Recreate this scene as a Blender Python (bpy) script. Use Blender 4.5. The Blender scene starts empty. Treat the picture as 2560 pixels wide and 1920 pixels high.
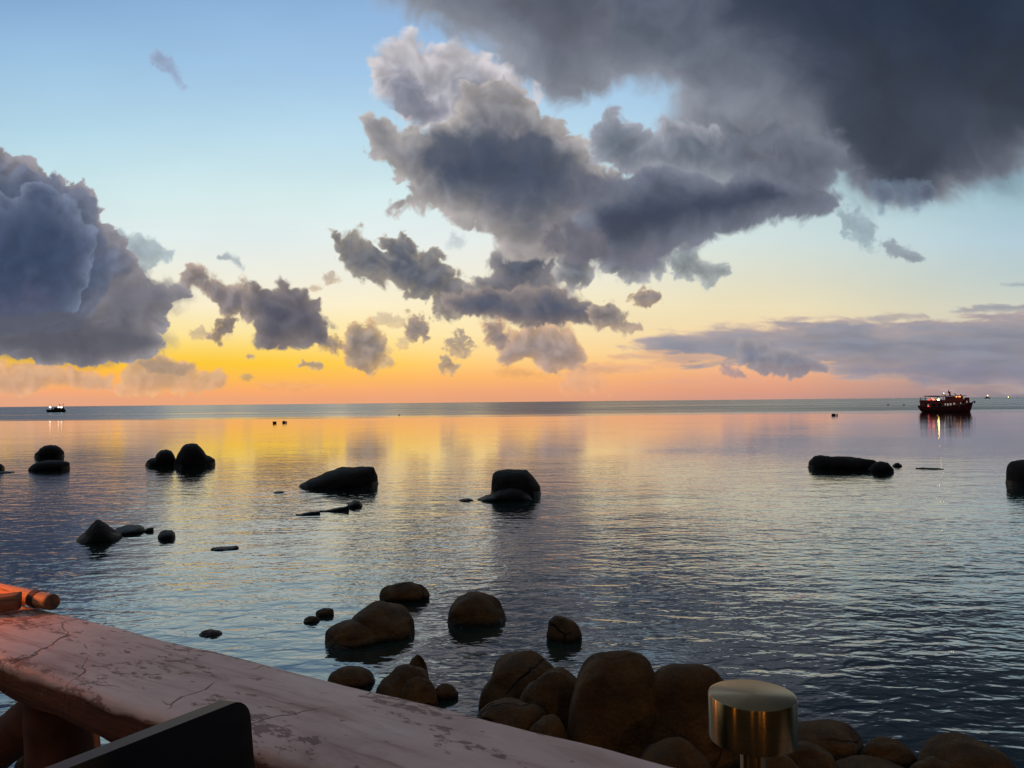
import bpy, bmesh, math, random
import numpy as np
from mathutils import Vector, Matrix

scene = bpy.context.scene
COL = scene.collection
random.seed(11)

# ================================================================ camera, exposure
H = 4.0                                   # eye height above the water
FPX = 1923.0                              # focal length in photo pixels (photo 2560 wide)
ROLL, PITCH = 0.00987, math.atan(44.7 / FPX)
cp_, sp_ = math.cos(PITCH), math.sin(PITCH)
_R0, _U0, CF = Vector((1, 0, 0)), Vector((0, -sp_, cp_)), Vector((0, cp_, sp_))
CR = (math.cos(ROLL) * _R0 - math.sin(ROLL) * _U0)
CU = (math.sin(ROLL) * _R0 + math.cos(ROLL) * _U0)
EYE = Vector((0, 0, H))
cam_data = bpy.data.cameras.new('camera'); cam = bpy.data.objects.new('camera', cam_data); COL.objects.link(cam)
cam.matrix_world = Matrix(((CR.x, CU.x, -CF.x, 0), (CR.y, CU.y, -CF.y, 0), (CR.z, CU.z, -CF.z, H), (0, 0, 0, 1)))
cam_data.sensor_fit = 'HORIZONTAL'; cam_data.sensor_width = 36.0
cam_data.lens = 36.0 * FPX / 2560.0
cam_data.clip_start = 0.05; cam_data.clip_end = 90000
scene.camera = cam
scene.view_settings.view_transform = 'Standard'; scene.view_settings.look = 'None'
scene.view_settings.exposure = 0.0; scene.view_settings.gamma = 1.0
scene.view_settings.use_curve_mapping = False
scene.render.resolution_x, scene.render.resolution_y = 1024, 768
scene.cycles.max_bounces = 8; scene.cycles.glossy_bounces = 4; scene.cycles.diffuse_bounces = 3
scene.cycles.sample_clamp_indirect = 6.0
scene.cycles.use_denoising = True

def ray(X, Y):
    """direction through a point of the photo"""
    return (CR * ((X - 1280) / FPX) + CU * ((960 - Y) / FPX) + CF).normalized()

def on_z(X, Y, z):
    d = ray(X, Y); return EYE + d * ((z - H) / d.z)

def at_dist(X, Y, dist):
    """point at the given depth (world y) behind a point of the photo"""
    d = ray(X, Y); return EYE + d * (dist / d.y)

def proj(P):
    P = np.asarray(P, float) - np.array(EYE)
    z = P @ np.array(CF)
    return 1280 + FPX * (P @ np.array(CR)) / z, 960 - FPX * (P @ np.array(CU)) / z

# ================================================================ world: dusk sky
# ---------------------------------------------------------------- the evening sky, computed as a field of cloud
# Coordinates of the sky field: X to the right, Y downwards from the zenith side, on a plane tangent to the
# sky at the northern horizon (horizon at HZ); one unit = 1/FS of the plane's distance.
FS = 1661.5
RS = np.random.RandomState(7)
_ANG = RS.rand(256, 256).astype(np.float32) * 2 * np.pi
_GX, _GY = np.cos(_ANG), np.sin(_ANG)

def perlin(x, y):
    xf, yf = np.floor(x), np.floor(y)
    xi, yi = xf.astype(np.int32), yf.astype(np.int32)
    fx, fy = x - xf, y - yf
    u = fx * fx * fx * (fx * (fx * 6 - 15) + 10); v = fy * fy * fy * (fy * (fy * 6 - 15) + 10)
    def g(ix, iy, dx, dy):
        a, b = ix & 255, iy & 255
        return _GX[a, b] * dx + _GY[a, b] * dy
    n00 = g(xi, yi, fx, fy); n10 = g(xi + 1, yi, fx - 1, fy)
    n01 = g(xi, yi + 1, fx, fy - 1); n11 = g(xi + 1, yi + 1, fx - 1, fy - 1)
    a = n00 + u * (n10 - n00); b = n01 + u * (n11 - n01)
    return (a + v * (b - a)) * 1.5

def fbm(x, y, octs=6, seed=0.0, gain=0.5):
    s, a, t = 0, 1.0, 0
    for i in range(octs):
        s = s + a * perlin(x + seed * 17.3 + i * 31.7, y + seed * 9.1 + i * 57.3); t += a
        x, y = x * 2.03, y * 2.03; a *= gain
    return s / t * 1.6

def billow(x, y, octs=5, seed=0.0, gain=0.5):
    s, a, t = 0, 1.0, 0
    for i in range(octs):
        s = s + a * np.abs(perlin(x + seed * 13.1 + i * 21.3, y + seed * 5.7 + i * 43.9)); t += a
        x, y = x * 2.03, y * 2.03; a *= gain
    return s / t * 2.4 - 0.7            # roughly -0.7 .. 0.8, creased where low, round where high

def sstep(a, b, x):
    t = np.clip((x - a) / (b - a), 0, 1); return t * t * (3 - 2 * t)

def lin(c):
    c = np.asarray(c, np.float32) / 255.0
    return np.where(c <= 0.04045, c / 12.92, ((c + 0.055) / 1.055) ** 2.4).astype(np.float32)

def sdf(poly, x, y):
    """signed distance to a closed outline, positive inside"""
    P = np.asarray(poly, np.float32); d2 = np.full(x.shape, 1e12, np.float32); ins = np.zeros(x.shape, bool)
    for i in range(len(P)):
        ax, ay = P[i - 1]; bx, by = P[i]
        ex, ey = bx - ax, by - ay
        t = np.clip(((x - ax) * ex + (y - ay) * ey) / max(ex * ex + ey * ey, 1e-6), 0, 1)
        d2 = np.minimum(d2, (x - ax - t * ex) ** 2 + (y - ay - t * ey) ** 2)
        if ay != by:
            c = (ay > y) != (by > y)
            ins ^= c & (x < (bx - ax) * (y - ay) / (by - ay) + ax)
    return np.where(ins, 1, -1) * np.sqrt(d2)

GY = [-1600, -700, -300, 0, 150, 300, 420, 520, 600, 660, 720, 760, 785, 815, 845, 862, 905]
GX = [-400, 100, 560, 1100, 1650, 2212, 2700]
GC = {
 -400: [(101,132,157),(111,144,174),(117,152,184),(133,170,208),(153,190,218),(179,212,228),(201,227,232),(221,232,230),(238,233,208),(250,232,172),(255,220,124),(255,207,80),(255,198,58),(255,180,88),(240,170,120),(226,165,130),(222,160,128)],
 100: [(103,135,162),(113,148,179),(119,156,190),(135,174,214),(159,197,226),(183,217,232),(207,231,234),(223,234,232),(240,236,212),(253,239,200),(255,228,148),(255,212,86),(255,198,52),(255,178,90),(245,170,122),(231,167,132),(226,162,130)],
 560: [(108,138,165),(118,151,182),(124,160,193),(141,178,218),(161,198,230),(189,221,236),(213,235,236),(227,238,236),(241,239,224),(253,241,208),(255,231,160),(255,214,100),(255,204,62),(255,190,84),(250,172,110),(239,166,120),(232,160,120)],
 1100: [(108,136,165),(118,150,182),(124,158,193),(141,176,218),(161,196,230),(191,221,238),(215,236,238),(233,239,236),(242,237,218),(250,236,196),(254,230,176),(254,218,150),(253,204,128),(252,184,112),(240,168,122),(231,163,124),(224,156,122)],
 1650: [(106,136,167),(116,150,184),(123,158,195),(139,176,220),(155,192,226),(177,209,228),(195,220,224),(211,225,222),(224,222,202),(238,225,188),(244,216,170),(248,206,156),(247,190,142),(236,170,134),(222,157,132),(206,152,138),(198,146,134)],
 2212: [(87,114,139),(95,125,154),(100,132,163),(115,148,186),(131,166,198),(149,182,204),(163,195,208),(177,202,214),(190,204,202),(206,208,194),(214,204,184),(206,188,172),(190,168,160),(168,150,150),(150,138,146),(132,127,140),(126,120,134)],
 2700: [(79,103,128),(86,113,142),(91,119,150),(105,134,172),(119,150,184),(135,166,190),(149,178,194),(159,182,196),(166,182,182),(176,180,174),(178,170,162),(170,156,150),(158,142,142),(142,130,136),(128,120,132),(118,112,126),(112,108,122)],
}

def clear_sky(x, y):
    cols = [np.stack([np.interp(y.ravel(), GY, np.asarray([c[k] for c in GC[g]], np.float32)) for k in range(3)], -1).reshape(y.shape + (3,)) for g in GX]
    out = cols[0].copy()
    for i in range(1, len(GX)):
        t = sstep(GX[i - 1], GX[i], x)[..., None]
        t = 0.5 * t + 0.5 * np.clip((x - GX[i - 1]) / (GX[i] - GX[i - 1]), 0, 1)[..., None]
        out = out + t * (cols[i] - out) * (x > GX[i - 1])[..., None]
    return lin(out)

# each cloud: outline, dict of looks.  amp/scale: ragged edge; bil: cauliflower edge; soft: width of the edge;
# L: depth at which it turns opaque-dark; edge/core/low: colours (thin rim, body, underside)
CLOUDS = []
def cl(poly, **k): CLOUDS.append((poly, k))

# far haze banks on the left horizon
cl([(-300,800),(20,786),(80,780),(130,798),(190,800),(240,815),(235,832),(170,835),(110,830),(70,845),(0,850),(-300,856)],
   amp=9, scale=40, bil=8, soft=5, L=16, edge=(240,182,132), core=(196,160,134), low=(206,160,136), op=.9, seed=1, rel=.12)
cl([(262,800),(300,778),(350,774),(420,790),(425,806),(470,800),(490,812),(486,828),(430,842),(350,846),(290,850),(255,838)],
   amp=10, scale=36, bil=8, soft=5, L=14, edge=(236,184,130), core=(192,158,132), low=(216,164,134), op=.88, seed=2, rel=.12)
cl([(300,782),(345,772),(420,790),(400,806),(330,806)], amp=8, scale=26, bil=6, soft=4, L=10, edge=(190,158,126), core=(152,134,122), low=(160,138,124), op=.8, seed=3, rel=.12)
cl([(520,812),(535,806),(545,815),(535,823),(522,822)], amp=5, scale=16, bil=3, soft=3, L=6, edge=(220,180,110), core=(176,150,112), low=(190,156,112), op=.8, seed=4, rel=.1)
cl([(560,830),(640,826),(700,834),(640,842),(570,840)], amp=9, scale=30, bil=4, soft=5, L=14, edge=(246,176,112), core=(224,164,116), low=(228,164,118), op=.6, seed=5, rel=.1, aniso=.5)
# right-hand stratus, streaked
cl([(1330,752),(1440,732),(1560,712),(1700,702),(1850,698),(1905,708),(1990,700),(2080,692),(2150,684),(2240,676),(2700,640),(2900,860),(2212,838),(2060,826),(1850,802),(1760,782),(1600,784),(1480,778),(1400,766)],
   amp=20, scale=120, bil=10, soft=10, L=20, edge=(196, 172, 162), core=(130, 135, 151), low=(146, 138, 152), op=.97, seed=6, rel=0.09, aniso=.22)
cl([(1320,770),(1420,764),(1540,768),(1560,778),(1420,780)], amp=14, scale=70, bil=2, soft=5, L=24, edge=(236,182,134), core=(196,164,150), low=(204,164,146), op=.7, seed=7, rel=0.05, aniso=.2)
cl([(1260,796),(1380,788),(1460,792),(1370,802)], amp=11, scale=60, bil=2, soft=5, L=18, edge=(240,180,130), core=(214,166,140), low=(214,166,140), op=.7, seed=8, rel=.08, aniso=.22)
cl([(1400,826),(1540,814),(1640,818),(1500,832)], amp=10, scale=60, bil=2, soft=6, L=18, edge=(234,170,132), core=(206,158,142), low=(206,158,142), op=.5, seed=9, rel=.05, aniso=.2)
cl([(1840,696),(1880,684),(1960,676),(2000,680),(1960,688),(1890,694)], amp=9, scale=45, bil=3, soft=4, L=14, edge=(196,182,168), core=(140,140,154), low=(150,144,154), op=.85, seed=10, rel=.08, aniso=.35)
cl([(2050,672),(2110,660),(2240,656),(2400,650),(2300,668),(2120,672)], amp=7, scale=55, bil=2, soft=4, L=12, edge=(186,182,176), core=(126,134,152), low=(138,140,152), op=.85, seed=11, rel=.08, aniso=.25)
cl([(2160,614),(2240,608),(2300,612),(2200,618)], amp=3, scale=35, bil=1, soft=3, L=9, edge=(160,174,182), core=(126,140,160), low=(130,142,158), op=.8, seed=12, rel=.05, aniso=.25)
cl([(1840,800),(1960,788),(2212,786),(2400,800),(2212,820),(2000,818)], amp=16, scale=110, bil=6, soft=12, L=30, edge=(146,140,152), core=(116,122,146), low=(128,126,146), op=.65, seed=13, rel=0.06, aniso=.3)
cl([(1585,760),(1598,738),(1625,734),(1655,748),(1662,762),(1690,756),(1730,766),(1778,800),(1740,810),(1690,812),(1650,802),(1610,786)],
   amp=7, scale=36, bil=9, soft=5, L=16, edge=(166, 156, 156), core=(118, 124, 142), low=(122, 122, 140), op=.92, seed=14, rel=0.11)
cl([(1552,784),(1575,788),(1590,802),(1610,812),(1590,816),(1566,808)], amp=7, scale=22, bil=5, soft=4, L=10, edge=(196,160,148), core=(148,138,150), low=(150,138,150), op=.85, seed=15, rel=.1)
# centre low, pinkish
cl([(1052,702),(1078,700),(1100,724),(1150,706),(1200,700),(1236,716),(1244,740),(1262,770),(1258,796),(1210,800),(1180,788),(1148,782),(1120,774),(1096,784),(1078,776),(1092,752),(1062,742),(1048,732)],
   amp=14, scale=42, bil=14, soft=6, L=15, edge=(232,186,142), core=(142, 130, 134), low=(160, 140, 138), op=.94, seed=16, rel=.2)
cl([(1050,700),(1078,698),(1096,728),(1085,746),(1056,740)], amp=9, scale=26, bil=9, soft=5, L=8, edge=(190,160,132), core=(126,118,124), low=(140,126,126), op=.9, seed=17, rel=.15)
cl([(1222,796),(1262,792),(1290,820),(1310,838),(1240,846),(1216,836)], amp=12, scale=36, bil=10, soft=7, L=24, edge=(240,178,130), core=(206,164,140), low=(214,164,140), op=.7, seed=18, rel=.1)
cl([(1250,790),(1300,786),(1340,794),(1310,806),(1262,806)], amp=10, scale=34, bil=4, soft=5, L=16, edge=(236,178,130), core=(196,156,138), low=(198,156,138), op=.7, seed=19, rel=.1, aniso=.5)
cl([(1062,800),(1100,796),(1160,806),(1180,814),(1120,814),(1080,808)], amp=9, scale=30, bil=5, soft=5, L=14, edge=(246,180,104), core=(208,160,116), low=(214,162,116), op=.7, seed=20, rel=.1, aniso=.6)
# small scraps over the yellow
for i, (cx, cy, rx, ry, dk) in enumerate([(900,708,27,24,0),(992,745,22,25,20),(965,787,19,14,25),(670,787,26,8,20),(540,769,9,4,20),(712,600,16,11,50),(1008,660,0,0,0),(430,718,18,10,60),(680,622,16,5,60),(835,690,34,12,75),(815,760,30,14,90),(1070,742,0,0,0),(1395,640,29,16,0),(870,740,14,10,80),(500,742,0,0,0),(1290,752,0,0,0)]):
    if rx:
        cl([(cx-rx,cy+ry*.3),(cx-rx*.5,cy-ry*.8),(cx+rx*.1,cy-ry),(cx+rx*.6,cy-ry*.5),(cx+rx,cy+ry*.2),(cx+rx*.6,cy+ry*.8),(cx-rx*.3,cy+ry)],
           amp=min(rx,ry)*.9, scale=max(12,rx*.9), bil=min(rx,ry)*.5, soft=max(3,ry*.25), L=max(4,ry*.32),
           edge=(224-dk*.1,192-dk*.1,150), core=(122+dk*.8,114+dk*.6,120+dk*.3), low=(140+dk*.8,126+dk*.55,122+dk*.2), op=.92-dk*.005, seed=30+i, rel=.15)
cl([(742,745),(752,722),(772,706),(800,700),(824,716),(830,745),(826,768),(840,786),(812,799),(775,794),(748,780),(744,762)],
   amp=12, scale=34, bil=13, soft=5, L=12, edge=(226,186,132), core=(130, 122, 126), low=(148, 132, 126), op=.93, seed=50, rel=.22)
cl([(690,735),(712,722),(735,735),(745,748),(720,757),(695,752)], amp=10, scale=24, bil=8, soft=4, L=8, edge=(226,186,120), core=(140,126,124), low=(156,134,122), op=.92, seed=51, rel=.2)
# mid-left clump
cl([(396,592),(412,580),(436,580),(452,602),(478,606),(500,618),(530,612),(560,628),(545,660),(540,690),(510,680),(492,700),(470,735),(462,724),(488,690),(470,655),(440,628),(408,618)],
   amp=14, scale=40, bil=13, soft=6, L=11, edge=(196, 172, 150), core=(108, 104, 114), low=(134, 118, 114), op=.95, seed=52, rel=.26)
cl([(522,640),(548,620),(590,626),(610,612),(636,628),(664,626),(672,642),(692,640),(694,690),(704,706),(700,738),(660,740),(630,750),(600,757),(560,746),(548,722),(552,694),(530,672)],
   amp=8, scale=44, bil=14, soft=5, L=20, edge=(150, 138, 132), core=(82, 84, 100), low=(92, 88, 98), op=.99, seed=53, rel=0.13)
cl([(462,712),(485,690),(508,692),(500,712),(482,722),(472,738),(462,730)], amp=10, scale=22, bil=8, soft=4, L=6, edge=(190,160,120), core=(110,104,110), low=(120,108,108), op=.92, seed=54, rel=.15)
# the diagonal chain, lower centre
cl([(732,508),(762,500),(798,526),(826,545),(842,516),(872,514),(902,542),(944,556),(980,590),(1012,618),(1050,622),(1052,650),(1010,672),(968,690),(944,676),(930,648),(886,630),(858,606),(820,604),(776,590),(748,574),(728,552)],
   amp=17, scale=46, bil=20, soft=6, L=17, edge=(178, 166, 148), core=(80, 87, 104), low=(112, 105, 108), op=.97, seed=55, rel=0.2)
cl([(1012,620),(1060,596),(1064,560),(1090,530),(1180,528),(1196,560),(1200,606),(1206,622),(1180,632),(1060,638)],
   amp=12, scale=50, bil=17, soft=7, L=24, edge=(168,160,156), core=(78, 85, 102), low=(88, 88, 100), op=.99, seed=56, rel=0.11)
cl([(960,648),(1040,624),(1120,630),(1205,622),(1244,640),(1276,656),(1300,676),(1284,694),(1220,702),(1150,705),(1080,692),(1010,680)],
   amp=12, scale=50, bil=13, soft=6, L=17, edge=(168, 152, 142), core=(80, 86, 104), low=(98, 92, 102), op=.99, seed=57, rel=0.12)
cl([(1282,664),(1312,654),(1340,672),(1350,692),(1378,706),(1340,712),(1296,706),(1276,690)], amp=12, scale=30, bil=11, soft=5, L=10, edge=(196, 174, 150), core=(112, 108, 116), low=(160,138,128), op=.94, seed=58, rel=.22)
# two-lobed scraps under the fish
cl([(1206,560),(1232,540),(1270,548),(1284,580),(1262,608),(1232,622),(1206,606)], amp=15, scale=40, bil=14, soft=7, L=18, edge=(190,186,182), core=(88, 96, 110), low=(110,110,120), op=.95, seed=59, rel=.18)
cl([(1440,562),(1470,528),(1506,534),(1512,566),(1560,572),(1576,588),(1520,614),(1480,596)], amp=17, scale=36, bil=12, soft=6, L=18, edge=(196,204,200), core=(98, 106, 118), low=(112,116,126), op=.9, seed=60, rel=.16)
cl([(1300,540),(1420,532),(1450,560),(1420,590),(1360,606),(1320,590),(1300,570)], amp=18, scale=44, bil=14, soft=7, L=20, edge=(182,184,184), core=(92, 98, 112), low=(108,110,122), op=.95, seed=61, rel=.16)
# right overcast: pale outer veil, then the dark body
cl([(800,-160),(830,-8),(880,16),(930,46),(980,74),(1030,90),(1080,118),(1120,160),(1190,192),(1260,196),(1320,178),(1400,182),(1460,196),(1462,240),(1450,280),(1500,300),(1580,330),(1680,350),(1764,390),(1800,360),(1836,388),(1900,420),(1960,436),(2040,412),(2130,392),(2176,356),(2230,330),(2500,300),(2900,-200),(2500,-700),(900,-700)],
   amp=26, scale=110, bil=18, soft=26, L=80, edge=(158, 162, 172), core=(88, 96, 112), low=(86, 90, 102), op=.98, seed=62, rel=0.11, warp=1)
cl([(1000,-200),(1020,-10),(1060,20),(1150,60),(1230,100),(1300,80),(1330,-10),(1340,-200)], amp=26, scale=90, bil=16, soft=34, L=70, edge=(110,112,126), core=(74, 80, 94), low=(80, 82, 94), op=.8, seed=63, rel=.1, warp=1)
cl([(1420,-300),(1560,40),(1640,90),(1720,150),(1790,230),(1800,300),(1840,366),(1900,402),(1970,416),(2050,396),(2120,380),(2160,350),(2230,318),(2600,260),(3000,-100),(2600,-700),(1500,-700)],
   amp=30, scale=130, bil=18, soft=64, L=130, edge=(78, 86, 104), core=(37, 49, 68), low=(46, 52, 61), op=.97, seed=64, rel=0.05, warp=1)
cl([(1880,402),(1912,396),(1930,420),(1906,455)], amp=10, scale=26, bil=4, soft=12, L=22, edge=(130,150,172), core=(88,96,114), low=(100,110,130), op=.8, seed=65, rel=.06, warp=1)
cl([(1930,400),(2010,396),(2020,420),(1980,452),(1950,430)], amp=12, scale=30, bil=4, soft=12, L=22, edge=(130,150,172), core=(80,86,104), low=(96,104,122), op=.8, seed=66, rel=.06, warp=1)
cl([(1640,330),(1700,296),(1790,300),(1840,360),(1800,380),(1760,420),(1700,420)], amp=26, scale=60, bil=14, soft=18, L=50, edge=(126, 132, 146), core=(90, 95, 108), low=(110,112,126), op=.8, seed=67, rel=0.12, warp=1)
# central tower: pale sunlit puffs first, dark body over them
cl([(792,126),(826,116),(852,84),(886,74),(908,104),(950,116),(978,104),(1008,96),(1046,104),(1066,150),(1108,176),(1128,196),(1150,220),(1112,262),(1040,270),(980,262),(930,254),(890,262),(852,236),(826,196),(806,162)],
   amp=17, scale=62, bil=22, soft=10, L=64, edge=(206, 199, 200), core=(116, 120, 136), low=(116, 120, 138), op=.95, seed=68, rel=.22, warp=1)
cl([(830,180),(880,166),(912,190),(930,226),(960,246),(910,262),(862,240)], amp=18, scale=46, bil=14, soft=14, L=44, edge=(146,148,164), core=(92, 98, 114), low=(120,122,138), op=.85, seed=69, rel=.2, warp=1)
cl([(800,258),(836,250),(868,286),(890,276),(930,290),(968,262),(1012,196),(1070,178),(1130,202),(1168,256),(1212,268),(1250,310),(1286,356),(1344,382),(1320,402),(1290,430),(1240,470),(1220,500),(1206,548),(1170,560),(1090,556),(1060,508),(1010,474),(960,452),(900,444),(850,440),(890,424),(886,396),(850,372),(838,344),(800,326)],
   amp=16, scale=66, bil=24, soft=6, L=46, edge=(180, 173, 170), core=(76, 86, 104), low=(112, 108, 114), op=.98, seed=70, rel=0.17, warp=1)
cl([(900,330),(960,300),(1040,290),(1150,290),(1230,340),(1290,390),(1220,440),(1120,420),(1020,410),(960,390),(920,360)],
   amp=26, scale=80, bil=22, soft=36, L=70, edge=(78, 86, 104), core=(62, 73, 92), low=(84,88,106), op=0.85, seed=71, rel=0.09, warp=1)
# the fish: right-hand body
cl([(1276,300),(1288,260),(1312,236),(1334,232),(1350,266),(1388,282),(1420,290),(1440,268),(1500,282),(1580,300),(1660,330),(1700,380),(1640,410),(1540,392),(1440,370),(1340,376),(1290,344)],
   amp=17, scale=60, bil=20, soft=7, L=34, edge=(164,166,176), core=(86, 94, 108), low=(98, 102, 114), op=.95, seed=72, rel=0.15, warp=1)
cl([(1214,506),(1232,470),(1262,440),(1310,404),(1372,372),(1450,360),(1520,384),(1560,396),(1620,360),(1690,358),(1750,396),(1800,430),(1780,462),(1700,474),(1640,482),(1590,496),(1510,514),(1440,544),(1380,580),(1310,560),(1240,552)],
   amp=13, scale=74, bil=17, soft=9, L=40, edge=(130, 134, 148), core=(78, 86, 104), low=(98, 96, 106), op=.98, seed=73, rel=0.12, warp=1)
cl([(1300,470),(1400,440),(1540,420),(1640,400),(1700,420),(1640,450),(1540,474),(1420,500),(1320,506)],
   amp=16, scale=90, bil=12, soft=34, L=44, edge=(70, 78, 96), core=(54, 63, 82), low=(64, 68, 84), op=0.9, seed=74, rel=.06, warp=1)
cl([(1262,372),(1300,380),(1340,372),(1330,410),(1270,450),(1230,440),(1240,380)], amp=16, scale=50, bil=14, soft=16, L=40, edge=(110,112,126), core=(88,94,110), low=(92,96,110), op=.8, seed=92, rel=.12, warp=1)
cl([(1180,500),(1230,480),(1300,520),(1320,560),(1250,570),(1190,548)], amp=16, scale=50, bil=14, soft=14, L=40, edge=(120,116,126), core=(94,96,108), low=(98,98,108), op=.85, seed=93, rel=.12, warp=1)
cl([(1560,290),(1660,270),(1760,300),(1800,350),(1760,410),(1680,390),(1600,350)], amp=24, scale=70, bil=16, soft=24, L=50, edge=(112,116,130), core=(84,90,104), low=(88,92,104), op=.8, seed=94, rel=.14, warp=1)
# outlying scraps on the right
cl([(1820,460),(1852,450),(1880,492),(1890,524),(1860,530),(1830,500)], amp=18, scale=28, bil=8, soft=7, L=20, edge=(160,182,192), core=(122,138,150), low=(126,140,150), op=.75, seed=75, rel=.1)
cl([(1902,524),(1932,522),(1966,544),(1998,558),(1960,564),(1926,548)], amp=9, scale=24, bil=6, soft=5, L=12, edge=(164,178,186), core=(130,138,150), low=(130,138,150), op=.88, seed=76, rel=.1)
cl([(965,524),(985,508),(1004,520),(992,534),(972,534)], amp=12, scale=24, bil=5, soft=7, L=18, edge=(202,212,214), core=(176,184,190), low=(180,186,190), op=.7, seed=77, rel=.06)
cl([(466,556),(492,548),(512,556),(524,578),(502,566)], amp=6, scale=20, bil=5, soft=5, L=10, edge=(196,204,206), core=(140,150,162), low=(150,156,164), op=.85, seed=78, rel=.08)
cl([(326,120),(346,110),(366,124),(380,156),(400,184),(384,180),(362,150),(334,138)], amp=9, scale=26, bil=8, soft=7, L=16, edge=(156,176,206), core=(140,152,178), low=(144,156,180), op=.8, seed=79, rel=.1, warp=1)
# left cumulus: ragged outliers, back tower, front tower
cl([(250,500),(284,514),(330,520),(366,548),(340,566),(306,580),(270,560)], amp=18, scale=34, bil=10, soft=6, L=24, edge=(176,192,196), core=(130,144,158), low=(140,148,156), op=.85, seed=80, rel=.14)
cl([(-460,330),(-200,300),(-60,318),(8,316),(24,340),(62,338),(76,362),(108,378),(122,362),(148,392),(182,392),(212,424),(216,470),(240,500),(262,520),(296,560),(316,600),(352,606),(400,622),(410,636),(372,652),(356,680),(366,700),(344,716),(352,742),(318,770),(250,786),(190,794),(120,782),(0,766),(-460,760)],
   amp=5, scale=48, bil=17, soft=3, L=30, edge=(156, 151, 156), core=(80, 90, 113), low=(88, 89, 98), op=.995, seed=81, rel=0.16, grow=0.1)
cl([(240,610),(300,590),(330,610),(400,626),(404,640),(360,664),(330,700),(352,740),(300,768),(230,770),(180,720),(200,660)],
   amp=16, scale=60, bil=16, soft=18, L=60, edge=(142, 136, 138), core=(94, 96, 110), low=(98, 96, 104), op=.75, seed=82, rel=0.15)
cl([(-460,400),(-100,352),(10,376),(60,364),(104,382),(120,372),(142,398),(176,402),(206,432),(210,470),(230,506),(250,560),(230,640),(150,720),(-460,730)],
   amp=4, scale=50, bil=14, soft=3, L=22, edge=(116, 124, 146), core=(74, 86, 110), low=(80, 86, 102), op=.8, seed=83, rel=.14, grow=.1)
cl([(-460,470),(-60,420),(30,424),(62,400),(88,392),(122,404),(136,428),(172,448),(178,470),(200,496),(210,530),(196,556),(188,620),(150,690),(60,720),(-460,720)],
   amp=5, scale=46, bil=14, soft=3, L=18, edge=(126, 137, 160), core=(67, 80, 106), low=(74, 80, 100), op=.85, seed=88, rel=.13, grow=.1)
cl([(-460,520),(-60,456),(40,446),(96,448),(140,470),(164,506),(180,548),(170,600),(120,680),(0,700),(-460,700)],
   amp=5, scale=60, bil=14, soft=8, L=26, edge=(90, 101, 126), core=(58, 71, 97), low=(82,86,108), op=.8, seed=89, rel=.09, grow=.1)
cl([(-460,700),(0,690),(140,680),(280,716),(330,740),(250,776),(180,788),(0,762),(-460,750)], amp=10, scale=150, bil=5, soft=14, L=40, edge=(92, 93, 106), core=(80, 82, 92), low=(96, 92, 94), op=.8, seed=84, rel=0.05, aniso=.3)
# cloud off the frame, seen only in the water and in the brass
cl([(-1500,100),(-1000,60),(-600,200),(-560,500),(-900,700),(-1500,740)], amp=60, scale=200, bil=60, soft=20, L=120, edge=(160,160,172), core=(90,98,122), low=(110,106,116), op=.95, seed=85, rel=.2)
cl([(1200,-700),(1300,-500),(2200,-400),(3800,-300),(3900,-1600),(1000,-1600)], amp=90, scale=300, bil=60, soft=120, L=200, edge=(84, 94, 106), core=(50, 60, 69), low=(46, 55, 62), op=.95, seed=86, rel=.1)
cl([(2700,-300),(2600,300),(2900,760),(3900,800),(3900,-300)], amp=90, scale=300, bil=60, soft=80, L=200, edge=(110,116,134), core=(54, 63, 76), low=(62, 68, 78), op=.95, seed=87, rel=.1)

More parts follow.
